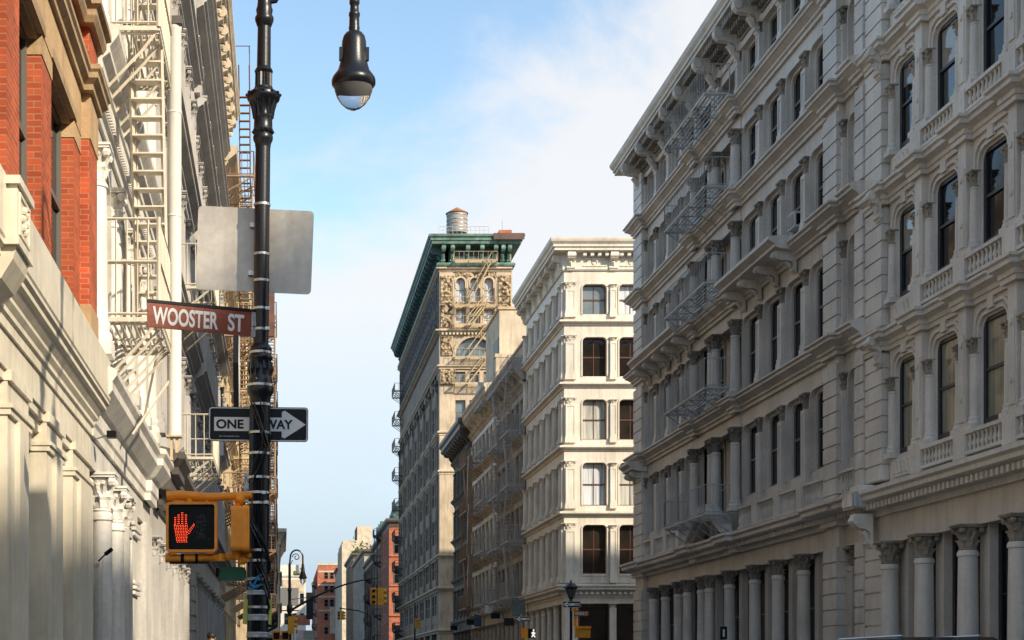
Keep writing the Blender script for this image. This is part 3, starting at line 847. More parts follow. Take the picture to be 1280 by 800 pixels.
# ---- W: white corner block across the side street
def building_white():
    fs = Fr(15.2, 0, (0, 1), (-1, 0)); ff = Fr(0, 86.1, (1, 0), (0, -1)); m = 'iron_white'
    root = thing('corner_building', 'sunlit white corner building with five storeys of brown sash windows and a bracketed cornice', 'building', (24, 93, GZ))
    wall = MB()
    fl = [(6.15, 10.15), (10.15, 13.7), (13.7, 17.1), (17.1, 20.45), (20.45, 23.3)]
    sb = [86.75, 88.85, 90.95, 93.05, 95.15, 97.25, 99.4]
    fb = [15.85 + 1.98 * i for i in range(10)]
    pf = [('pane_brown',), ('pane_white', 'pane_blind', 'pane_white'), ('pane_blind', 'pane_brown', 'pane_brown'), ('pane_brown',), ('pane_sky', 'pane_white', 'pane_sky')]
    ps = [('pane_dark',)] * 5
    for i, f_ in enumerate(fl):
        sl, tp = (.75, .62) if i == 0 else (.42, .82)
        facade(root, fs, sb, [f_], m, wall=wall, d=.16, margin=.36, step=0, pw=.34, pd=.16, caph=.36, ledge=False, frame='sash_brown', panes=('pane_sky',), cols=2, rad=.6, sill=sl, top=tp, pil='round', colr=.15, colw=.06)
        facade(root, ff, fb, [f_], m, wall=wall, d=.30, margin=.34, step=0, pw=.34, pd=.16, caph=.22, ledge=False, frame='sash_brown', panes=pf[i], cols=2, rad=.24, sill=sl, top=tp, ends=(False, True), trim=True)
        # corner pier with capitals on both faces
        v0, v1 = f_
        wall.wbox(15.2, 15.85, 86.1, 86.75, v0, v1)
        o = pilaster(root, ff, 15.53, v0 + .25, .0, .52, .12, v1 - tp + .1 - v0 - .25, .36, m)
        pilaster(root, fs, 86.44, v0 + .25, .0, .52, .12, v1 - tp + .1 - v0 - .25, .36, m)
    pth = [(86.1, -18.6), (86.1, 0.0), (99.7, 0.0)]
    for v in (10.15, 13.7, 17.1, 20.45):
        mb = MB(); mb.sweep(fs, pth, prof(LEDGE_S, v, 1.5, 1.2)); part(mb, 'ledge', m, root)
    mb = MB(); mb.sweep(fs, pth, [(0, 5.62), (.06, 5.62), (.06, 5.75), (.12, 5.78), (.12, 5.9), (.36, 6.0), (.42, 6.04), (.42, 6.14), (.5, 6.2), (.5, 6.26), (.05, 6.34), (-.05, 6.34), (-.05, 5.62)])
    dentils(mb, ff, 15.3, 33.6, 5.78, 5.92, .1, .3, .3); dentils(mb, fs, 86.2, 99.6, 5.78, 5.92, .1, .3, .3)
    part(mb, 'shopfront_cornice', m, root)
    wall.wbox(15.2, 33.8, 86.1, 86.4, 5.3, 6.15); wall.wbox(15.2, 15.6, 86.4, 99.7, 5.3, 6.15)
    # ground storey
    column_u = [99.2, 97.25, 95.15, 93.05, 90.95, 88.85]
    for u in column_u:
        column(root, fs, u, GZ, -.1, .22, 4.95, .3, m, base=.4)
    for a, b in zip([99.2, 97.25, 95.15, 93.05, 90.95, 88.85], [97.25, 95.15, 93.05, 90.95, 88.85, 86.75]):
        window(root, fs, (a + b) / 2, GZ + .1, -.5, a - b - .1, 4.8, 'sash_brown', 'pane_brown', 1, 2, .12)
    wall.wbox(15.2, 15.95, 86.1, 86.85, GZ, 5.3)
    for i, u in enumerate(fb[1:]):
        pilaster(root, ff, u, GZ, -.2, .36, .24, 4.95, .22, m, base=.4)
    for a, b in zip(fb[:-1], fb[1:]):
        window(root, ff, (a + b) / 2 + (.05 if a < 16 else 0), GZ + .1, -.5, b - a - .25, 4.8, 'sash_brown', 'pane_brown', 1, 2, .12)
    # roof cornice
    mb = MB()
    mb.sweep(fs, pth, [(-.05, 23.2), (.08, 23.2), (.12, 23.28), (.08, 23.34), (.08, 24.05), (.14, 24.1), (.62, 24.16), (.62, 24.3), (.7, 24.34), (.7, 24.46), (.82, 24.6), (.85, 24.72), (.85, 24.8), (.2, 24.92), (-.05, 24.92)])
    o = part(mb, 'roof_cornice', m, root)
    wall.wbox(15.2, 33.7, 86.1, 86.5, 23.3, 24.9); wall.wbox(15.2, 15.6, 86.5, 99.7, 23.3, 24.9)
    for i, u in enumerate([15.53] + fb[1:]):
        bracket(o, ff, u, 24.12, .08, .40, .5, .92, m)
    for u in [86.44] + sb[1:]: bracket(o, fs, u, 24.12, .08, .34, .5, .92, m)
    mb = MB()
    for a, b in zip(fb[:-1], fb[1:]):
        mb = MB()
        for k in range(1, 5): q = a + (b - a) * k / 5; mb.box(ff, q - .09, q + .09, 23.92, 24.13, .08, .45)
        mb.box(ff, a + .35, b - .35, 23.42, 23.48, .08, .12); mb.box(ff, a + .35, b - .35, 23.78, 23.84, .08, .12)
        c = (a + b) / 2; z = 23.63
        mb.tube([ff.p(c + .13 * math.cos(t * math.pi / 5), z + .13 * math.sin(t * math.pi / 5), .1) for t in range(11)], .03, 5)
        part(mb, 'modillion_row', m, o)
    for a, b in zip(sb[:-1], sb[1:]):
        mb = MB()
        for k in range(1, 5): q = a + (b - a) * k / 5; mb.box(fs, q - .09, q + .09, 23.92, 24.13, .08, .45)
        part(mb, 'modillion_row', m, o)
    # spandrel panels with roundels above the shop cornice
    mb = MB()
    for a, b in zip(fb[:-1], fb[1:]):
        mb.box(ff, a + .3, b - .3, 6.42, 6.46, 0, .05); mb.box(ff, a + .3, b - .3, 6.8, 6.84, 0, .05)
        c = (a + b) / 2
        mb.tube([ff.p(c + .12 * math.cos(t * math.pi / 5), 6.63 + .12 * math.sin(t * math.pi / 5), .02) for t in range(11)], .025, 5)
    part(mb, 'spandrel_panels', m, root)
    wall.wbox(15.75, 33.8, 86.75, 99.7, GZ, 24.8)
    part(wall, 'wall', m, root)
    rf = MB(); rf.wbox(15.9, 33.6, 86.9, 99.6, 24.81, 24.95); part(rf, 'roof', 'roof', root)

# ---- walk-ups with fire escapes between the white corner and the side street
def building_walkups():
    f = Fr(15.2, 0, (0, 1), (-1, 0))
    # first: grey stone, grey escapes
    root = thing('walk_up_building', 'dark grey walk up with pale parapet and grey fire escapes adjoining the white corner building', 'building', (22, 106, GZ))
    m = 'greystone'; wall = MB()
    b = [99.75, 101.8, 103.9, 106.0, 108.1, 110.2, 112.3]
    fl = [(5.8, 9.4), (9.4, 12.9), (12.9, 16.3), (16.3, 19.6)]
    facade(root, f, b, fl, m, wall=wall, d=.12, margin=.45, step=0, rad=.5, frame='sash_grey', panes=('pane_dark',), caph=.35, pw=.32, pd=.08, sill=.4, top=.75)
    mb = MB(); mb.sweep(f, [(99.75, 0), (112.3, 0)], [(-.1, 19.6), (.15, 19.6), (.2, 19.9), (.75, 20.5), (.85, 20.6), (.85, 20.9), (.95, 21.0), (.95, 21.2), (-.1, 21.3)])
    o = part(mb, 'roof_cornice', m, root)
    for u in b[1:-1]: bracket(o, f, u, 20.5, .1, .4, .7, 1.0, m)
    pp = MB(); pp.wbox(15.1, 15.6, 99.8, 107.0, 21.31, 22.1); pp.wbox(15.0, 15.7, 99.76, 107.1, 22.101, 22.25); part(pp, 'parapet', 'gstone_lit', root)
    wall.box(f, 99.75, 112.3, 5.0, 5.8, -.6, .05)
    for u in b: column(root, f, u, GZ, -.1, .2, 4.65, .3, m)
    for p, q in zip(b[:-1], b[1:]): window(root, f, (p + q) / 2, GZ + .1, -.5, q - p - .3, 4.4, 'sash_grey', 'pane_dark', 1, 2)
    mb = MB(); mb.sweep(f, [(99.75, 0), (112.3, 0)], prof(LEDGE, 5.75, 1.1)); part(mb, 'shopfront_cornice', m, root)
    fire_escape(root, f, 100.0, 103.7, [6.3, 9.8, 13.3, 16.7, 20.4], 'esc_grey', .9, .15, 1.0, .3, t=.018)
    fire_escape(root, f, 105.5, 110.5, [6.3, 9.8, 13.3, 16.7, 20.4], 'esc_grey', .85, .15, 1.0, .4, t=.018, dirs=0)
    wall.wbox(15.66, 30, 99.75, 112.3, GZ, 21.2); part(wall, 'wall', m, root)
    rf = MB(); rf.wbox(15.7, 29.9, 99.8, 112.2, 21.21, 21.4); part(rf, 'roof', 'roof', root)
    # penthouse block with a shuttered window, lit from the west
    ph = thing('rooftop_penthouse', 'blank cream stucco penthouse with a dark shutter above the walk up roofs', 'penthouse', (17, 114, 21.3))
    mb = MB(); mb.wbox(15.45, 22, 113.5, 121, 21.32, 27.3); part(mb, 'wall', 'stucco', ph)
    mb = MB(); mb.wbox(15.35, 22.1, 113.4, 121.1, 27.301, 27.5); part(mb, 'coping', 'stone_tan', ph)
    mb = MB(); mb.wbox(17.1, 18.0, 114.5, 115.6, 27.5, 28.7); mb.wbox(17.05, 18.05, 114.45, 115.65, 28.7, 28.85); part(mb, 'chimney', 'brownstone', ph)
    mb = MB(); mb.wbox(15.41, 15.449, 113.9, 116.6, 23.2, 25.4); part(mb, 'shutter', 'dark_trim', ph)
    mb = MB(); mb.wbox(16.6, 17.4, 113.46, 113.499, 21.8, 23.6); part(mb, 'shutter', 'sash_grey', ph)
    # second: tan, white arched heads, tan escape with long stairs
    root = thing('walk_up_building', 'tan walk up with white arched window heads and a long rust coloured escape stair', 'building', (22, 120, GZ))
    m = 'stucco'; wall = MB()
    b = [112.35, 114.5, 116.7, 118.9, 121.1, 123.3, 125.5, 127.7]
    fl = [(5.8, 9.8), (9.8, 13.4), (13.4, 17.0), (17.0, 20.2)]
    facade(root, f, b, fl, 'iron_white', wall=wall, d=.12, margin=.42, step=0, rad=.6, frame='sash_grey', panes=('pane_dark',), caph=.35, pw=.34, pd=.08, sill=.4, top=.7, ledgemat=m)
    part(wall, 'facade', 'iron_white', root); wall = MB()
    mb = MB(); mb.sweep(f, [(112.35, 0), (127.7, 0)], [(-.1, 20.2), (.15, 20.2), (.2, 20.6), (.8, 21.2), (.9, 21.3), (.9, 21.6), (1.0, 21.7), (1.0, 21.9), (-.1, 22)])
    o = part(mb, 'roof_cornice', m, root)
    for u in b[1:-1]: bracket(o, f, u, 21.2, .1, .4, .75, 1.0, m)
    sp = MB(); sp.wbox(15.05, 17.6, 112.4, 113.1, 21.9, 23.7); sp.wbox(14.98, 17.7, 112.36, 113.2, 23.701, 23.95); part(sp, 'side_parapet', 'gstone_lit', root)
    pd = MB(); pd.prism(f, [(117.4, 22.0), (122.4, 22.0), (119.9, 23.3)], -.2, .5); part(pd, 'gable', 'iron_white', root)
    for u in b: column(root, f, u, GZ, -.1, .2, 4.65, .3, 'greystone')
    for p, q in zip(b[:-1], b[1:]): window(root, f, (p + q) / 2, GZ + .1, -.5, q - p - .3, 4.4, 'sash_grey', 'pane_dark', 1, 2)
    wall.box(f, 112.35, 127.7, 5.0, 5.8, -.6, .05)
    mb = MB(); mb.sweep(f, [(112.35, 0), (127.7, 0)], prof(LEDGE, 5.75, 1.1)); part(mb, 'shopfront_cornice', m, root)
    fire_escape(root, f, 113.4, 118.4, [6.4, 10.2, 13.8, 17.4, 20.8], 'esc_grey', .85, .15, 1.0, .45, t=.018, stairs=False)
    fire_escape(root, f, 121.0, 126.0, [6.4, 10.2, 13.8, 17.4], 'esc_tan', 1.1, .15, 1.0, .35, t=.026)
    mb = MB()
    for v in (6.5, 10.3, 13.9): mb.prism(f, [(120.9, v), (121.3, v), (120.2, v + 3.9), (119.8, v + 3.9)], .9, 1.2)
    part(mb, 'stair_stringers', 'esc_tan', root)
    wall.wbox(15.66, 30, 112.35, 127.65, GZ, 21.9); part(wall, 'wall', m, root)
    rf = MB(); rf.wbox(15.7, 29.9, 112.4, 127.6, 21.91, 22.1); part(rf, 'roof', 'roof', root)
    # third: narrow dark building at the far corner
    root = thing('walk_up_building', 'narrow dark stone walk up with a black toothed cornice before the tall tower', 'building', (22, 134, GZ))
    m = 'dark_stone'; wall = MB()
    b = [127.8, 130.4, 133.0, 135.6, 138.2, 140.8]
    fl = [(5.8, 9.3), (9.3, 12.8), (12.8, 16.3), (16.3, 19.6)]
    facade(root, f, b, fl, m, wall=wall, d=.12, margin=.5, step=0, rad=.2, frame='sash_grey', panes=('pane_dark',), caph=.35, pw=.34, pd=.08, sill=.4, top=.7)
    mb = MB(); mb.sweep(f, [(127.8, -8), (127.8, 0), (140.8, 0), (140.8, -5)], [(-.1, 19.6), (.15, 19.6), (.2, 20.2), (1.0, 20.8), (1.1, 20.9), (1.1, 21.2), (1.25, 21.4), (1.25, 21.7), (-.1, 21.9)])
    o = part(mb, 'roof_cornice', 'dark_trim', root)
    for i in range(9): bracket(o, f, 128.2 + i * 1.53, 20.8, .1, .5, .9, 1.1, 'dark_trim')
    for u in b: column(root, f, u, GZ, -.1, .2, 4.65, .3, m)
    for p, q in zip(b[:-1], b[1:]): window(root, f, (p + q) / 2, GZ + .1, -.5, q - p - .3, 4.4, 'sash_grey', 'pane_dark', 1, 2)
    wall.box(f, 127.8, 140.8, 5.0, 5.8, -.6, .05)
    mb = MB(); mb.sweep(f, [(127.8, 0), (140.8, 0)], prof(LEDGE, 5.75, 1.1)); part(mb, 'shopfront_cornice', 'dark_trim', root)
    wall.wbox(15.66, 30, 127.75, 140.8, GZ, 21.8); part(wall, 'wall', m, root)
    rf = MB(); rf.wbox(15.7, 29.9, 127.85, 140.7, 21.81, 22.0); part(rf, 'roof', 'roof', root)

# ---- G: tall loft tower with the green copper cornice
def building_tower():
    XR, Y0, Y1, XE = 15.0, 152.0, 203.0, 21.9
    fs = Fr(XR, 0, (0, 1), (-1, 0)); ff = Fr(0, Y0, (1, 0), (0, -1))
    root = thing('loft_tower', 'tall narrow loft tower with carved stone front and green copper cornice under a water tank', 'building', (19, 175, GZ))
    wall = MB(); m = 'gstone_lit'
    H = 40.2
    # narrow sunlit front: bays at 17.0 18.33 19.68
    cs = [17.0, 18.33, 19.68]
    b = [16.3, 17.67, 19.0, 20.4]
    levels = [(GZ, 5.5, 0), (5.5, 9.5, 1), (9.5, 13.2, 1), (13.2, 16.9, 1), (16.9, 20.6, 1), (20.6, 24.3, 1), (24.3, 28.2, 1), (28.2, 30.9, 1)]
    wall.box(ff, XR, 16.3, GZ, H, -.5, 0); wall.box(ff, 20.4, XE, GZ, H, -.5, 0)
    def bay3(v0, v1, va, vb, wid, rad, pane):
        for i in range(3):
            wall.cell(ff, b[i], b[i + 1], v0, v1, cs[i] - wid / 2, cs[i] + wid / 2, va, vb, -.5, -.1, rad)
            window(root, ff, cs[i], va, -.45, wid, vb - va, 'sash_grey', pane, 1, 2, .05)
    for v0, v1, k in levels: bay3(v0, v1, v0 + .9, v1 - .8, .95, .05, 'pane_sky')
    # great arch storey
    wall.box(ff, 16.3, 20.4, 30.9, 31.2, -.5, -.1)
    wall.cell(ff, 16.3, 20.4, 31.2, 33.9, 16.5, 20.2, 31.2, 33.35, -.5, -.1, 1.8)
    wall.trim(ff, 16.5, 20.2, 31.2, 33.35, 1.8, .28, -.1, .08, 8)
    window(root, ff, 18.35, 31.2, -.48, 3.8, 2.2, 'sash_grey', 'pane_sky', 4, 2, .09)
    bay3(33.9, 36.3, 34.5, 36.05, .84, .05, 'pane_white')
    bay3(36.3, 39.4, 36.8, 39.0, .84, .42, 'pane_white')
    for c in cs: wall.trim(ff, c - .42, c + .42, 38.0, 39.0, .42, .16, -.1, .06)
    wall.box(ff, 16.3, 20.4, 39.4, H, -.5, -.1)
    for u in (16.35, 17.67, 19.0, 20.35): pilaster(root, ff, u, 34.2, -.1, .22, .16, 5.0, .35, m)
    cps = [(a, c, v0, v1, .001, .12) for a, c in ((15.12, 16.15), (20.6, 21.75)) for v0, v1 in ((37.2, 39.2), (34.3, 36.5), (36.6, 37.1))]
    cps += [(15.15, 16.2, 31.6, 33.4, .001, .12), (15.05, 16.5, 28.9, 30.3, .001, .3), (16.6, 20.3, 39.15, 39.5, -.099, .0)] + [(c - .42, c + .42, 36.15, 36.7, -.099, -.02) for c in cs]
    for a, c, v0, v1, wa, wb in cps:
        mb = MB(); mb.box(ff, a, c, v0, v1, wa, wb); part(mb, 'carved_panel', 'carved_buff', root)
    pth = [(Y0, -(XE - XR)), (Y0, 0), (Y1, 0), (Y1, -6)]
    mb = MB()
    for v, k in ((39.85, 1.0), (33.95, 1.4), (30.6, .8), (24.3, .7), (20.6, .6), (12.6, .8), (9.5, 1.3), (5.5, 1.2)): mb.sweep(fs, pth, prof(LEDGE_S, v, k * 1.6, 1.6))
    dentils(mb, ff, XR + .1, XE - .1, 33.55, 33.75, .0, .3, .35)
    part(mb, 'stone_ledges', m, root)
    # long street flank
    sb = [Y0 + 2.0 + 7.0 * i for i in range(8)]
    # attic storey of small arches, carved ground
    fk = MB()
    for i in range(7):
        lo, hi = sb[i], sb[i + 1]
        for v0, v1 in ((6.2, 9.5), (9.8, 13.2), (13.2, 16.9), (16.9, 20.6), (20.6, 24.3), (24.3, 28.0), (28.0, 31.2)):
            for k in range(2):
                a = lo + .9 + k * (hi - lo - 1.8) / 2; c = a + (hi - lo - 1.8) / 2
                fk.cell(fs, a, c, v0, v1, a + .3, c - .3, v0 + .8, v1 - .45, -.6, -.05, .05)
                window(root, fs, (a + c) / 2, v0 + .8, -.13, c - a - .6, v1 - v0 - 1.25, 'sash_grey', 'pane_dark', 2, 2, .07)
            fk.box(fs, lo, lo + .9, v0, v1, -.6, .0); fk.box(fs, hi - .9, hi, v0, v1, -.6, .0)
        fk.box(fs, lo, hi, 9.5, 9.8, -.6, -.01); fk.box(fs, lo, hi, 31.2, 33.4, -.6, -.02)
        fk.box(fs, lo + .9, hi - .9, 5.4, 6.2, -.6, -.1); fk.box(fs, lo, lo + .9, GZ, 6.2, -.6, .0); fk.box(fs, hi - .9, hi, GZ, 6.2, -.6, 0)
        window(root, fs, (lo + hi) / 2, GZ, -.5, hi - lo - 1.8, 5.0, 'sash_grey', 'pane_dark', 4, 2, .12)
    fk.box(fs, Y0 + .5, Y0 + 2, GZ, 33.4, -.6, .0)
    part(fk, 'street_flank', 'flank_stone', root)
    for i in range(8):
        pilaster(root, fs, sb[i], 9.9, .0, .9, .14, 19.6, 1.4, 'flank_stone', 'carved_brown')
    cp = MB(); cp.box(fs, Y0 + .5, Y1, 33.4, 40.3, -.6, .02)
    part(cp, 'carved_frieze', 'carved_brown', root)
    for i in range(7):
        for k in range(3):
            u = sb[i] + (k + .5) * 7 / 3
            window(root, fs, u, 34.6, .03, 1.1, 1.7, 'sash_grey', 'pane_dark', 1, 2, .05); window(root, fs, u, 37.2, .03, 1.1, 1.9, 'sash_grey', 'pane_dark', 1, 2, .05)
    # copper cornice
    cpth = [(Y0, -(XE - XR)), (Y0, 0), (Y1, 0), (Y1, -6)]
    mb = MB(); mb.sweep(fs, [(Y0 + 8, -(XE - XR)), (Y0, -(XE - XR)), (Y0, 0), (Y1, 0), (Y1, -6)], [(.0, 40.1), (.25, 40.1), (.3, 40.25), (.2, 40.4), (-.3, 40.42), (-.3, 40.1)])
    part(mb, 'cornice_base', 'copper', root)
    mb = MB(); mb.sweep(fs, [(Y0 + 8, -(XE - XR)), (Y0, -(XE - XR)), (Y0, 0), (Y1, 0), (Y1, -6)], [(-.9, 42.0), (.75, 42.05), (.8, 42.3), (.9, 42.35), (.92, 42.55), (1.08, 42.7), (1.1, 42.9), (-.9, 42.98)])
    o = part(mb, 'roof_cornice', 'copper', root)
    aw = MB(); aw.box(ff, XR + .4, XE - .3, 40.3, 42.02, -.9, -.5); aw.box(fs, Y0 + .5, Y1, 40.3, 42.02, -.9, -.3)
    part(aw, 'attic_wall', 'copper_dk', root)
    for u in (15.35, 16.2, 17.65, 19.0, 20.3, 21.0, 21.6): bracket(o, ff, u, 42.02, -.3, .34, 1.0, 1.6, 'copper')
    for i in range(28): bracket(o, fs, Y0 + .5 + i * 1.85, 42.02, -.28, .5, 1.05, 1.7, 'copper_dk')  # flank brackets in darker copper, their shade put into the colour
    for c in (16.95, 18.33, 19.65): window(root, ff, c, 40.5, -.5, .95, .62, 'sash_white', 'pane_white', 3, 2, .05)
    rt = MB(); rt.sweep(fs, [(Y0, -(XE - XR) - 1.0), (Y0, -(XE - XR) + 1.9)], [(1.101, 42.35), (1.14, 42.35), (1.14, 42.95), (1.101, 42.95)]); part(rt, 'rusted_edge', 'rust_trim', root)
    # fire escape on the front
    for v, u0, u1 in ((36.2, 16.25, 20.4), (34.4, 16.25, 20.4), (31.3, 16.3, 20.6), (28.8, 16.3, 20.0), (40.45, 16.3, 20.4)):
        p = part(platform(ff, u0, u1, .1, 1.0, v, .15, t=.03), 'landing', 'esc_cream', root); part(railing(ff, u0, u1, .1, 1.0, v, .8, .45, t=.022), 'landing_railing', 'esc_cream', p)
    for va, vb, ua, ub in ((36.2, 40.5, 17.6, 19.9), (34.4, 36.2, 18.0, 19.3), (31.3, 34.4, 17.6, 19.9), (28.8, 31.3, 17.6, 19.6), (34.4, 37.0, 17.6, 19.7)):
        part(stair(ff, ua, va, ub, vb, .35, .85, .4, .035), 'stair', 'esc_cream', root)
    # escape balconies near the far end of the flank
    for i, v in enumerate((6.6, 10.4, 14.2, 18.0, 21.8, 25.6, 29.2, 32.5, 36)):
        p = part(platform(fs, 196.5, 201.5, .1, 1.1, v, .2, t=.03), 'landing', 'esc_dark', root); part(railing(fs, 196.5, 201.5, .1, 1.1, v, 1.0, .5, t=.025), 'landing_railing', 'esc_dark', p)
    wall.wbox(XR + .62, XE, Y0 + .6, Y1, GZ, 42.1); part(wall, 'wall', m, root)
    rf = MB(); rf.wbox(XR + .2, XE - .2, Y0 + .2, Y1 - .2, 42.985, 43.05); part(rf, 'roof', 'roof', root)
    rr = MB()
    for i in range(12):
        x = 14.9 + i * .43; rr.bar((x, 151.6, 43.0), (x, 151.6, 43.75), .02)
    rr.bar((14.9, 151.6, 43.75), (19.65, 151.6, 43.75), .03); rr.bar((14.9, 151.6, 43.4), (19.65, 151.6, 43.4), .02)
    part(rr, 'roof_railing', 'esc_grey', root)
    ch = MB(); ch.wbox(20.75, 21.95, 152.6, 154, 43.0, 43.72); part(ch, 'chimney', 'brick_or', root)
    an = MB(); an.bar((21.1, 153, 43.7), (21.1, 153, 44.7), .03); part(an, 'aerial', 'steel', root)
    # water tank
    t = thing('water_tank', 'round silver grey wooden water tank with a rusty cone roof on the tower', 'water tank', (17.15, 156.5, 43.05))
    mb = MB(); c = (17.15, 156.5, 44.05)
    mb.lathe([(1.02, .35), (1.0, 2.3)], c, 28); mb.smooth = True; part(mb, 'barrel', 'cedar', t)
    mb = MB()
    for z in (.55, .85, 1.2, 1.6, 2.05): mb.lathe([(1.035, z), (1.05, z + .015), (1.05, z + .05), (1.03, z + .065)], c, 28, caps=False)
    part(mb, 'hoops', 'steel', t)
    mb = MB(); mb.lathe([(1.1, 2.28), (1.12, 2.32), (.5, 2.68), (.05, 2.93), (.0, 2.95)], c, 20); part(mb, 'cone_roof', 'tank_roof', t)
    mb = MB()
    for a in range(6): mb.bar((c[0] + .8 * math.cos(a * 1.047), c[1] + .8 * math.sin(a * 1.047), c[2] - 1.0), (c[0] + .8 * math.cos(a * 1.047), c[1] + .8 * math.sin(a * 1.047), c[2] + .36), .08)
    part(mb, 'legs', 'steel', t)

# ---- beyond the cross street
def simple_building(name, label, x0, x1, y0, y1, h, mat, side, nb=4, nf=5, front=None, corn='dark_trim', pane='pane_dark', fl0=5.0, win=.55, sidewin=True, frontwin=None, trimmat=None):
    """far street building: body, windows on street flank and on the front that faces us, cornice"""
    root = thing(name, label, 'building', ((x0 + x1) / 2, (y0 + y1) / 2, GZ))
    w = MB(); w.wbox(x0, x1, y0, y1, GZ, h); part(w, 'wall', mat, root)
    fs = Fr(x0, 0, (0, 1), (-1, 0)) if side == 'r' else Fr(x1, 0, (0, 1), (1, 0))
    fh = (h - 1.0 - fl0) / nf
    if sidewin:
        p = (y1 - y0) / nb
        for i in range(nb + 1):
            a = max(y0, y0 + i * p - p * .16); b_ = min(y1, y0 + i * p + p * .16)
            pm = MB(); pm.box(fs, a + .01, b_ - .01, GZ, h - .95, .001, .22); part(pm, 'pier', trimmat or mat, root)
        for i in range(nb):
            for j in range(nf): window(root, fs, y0 + (i + .5) * p, fl0 + j * fh + .5, .012, p * win, fh * .62, 'sash_grey', pane, 1, 2, .08)
            window(root, fs, y0 + (i + .5) * p, GZ, .012, p * .7, fl0 - 1.2, 'sash_grey', 'pane_dark', 1, 2, .1)
    ff = Fr(0, y0, (1, 0), (0, -1))
    if frontwin:
        n, wd = frontwin; p = (x1 - x0) / n
        for i in range(n):
            for j in range(nf): window(root, ff, x0 + (i + .5) * p, fl0 + j * fh + .5, .012, wd, fh * .62, 'sash_grey', pane, 1, 2, .08)
    if corn:
        pth = [(y0, -3), (y0, 0), (y1, 0)] if side == 'r' else [(y0, -3), (y0, 0), (y1, 0)]
        mb = MB(); mb.sweep(fs, pth, [(-.1, h - .9), (.1, h - .9), (.2, h - .5), (.6, h - .2), (.7, h), (.7, h + .25), (-.1, h + .3)]); part(mb, 'roof_cornice', corn, root)
        mb = MB()
        for j in range(1, nf): mb.sweep(fs, pth, prof(LEDGE_S, fl0 + j * fh + .15, 1, 1))
        part(mb, 'ledges', trimmat or mat, root)
    return root, fs, ff, fh

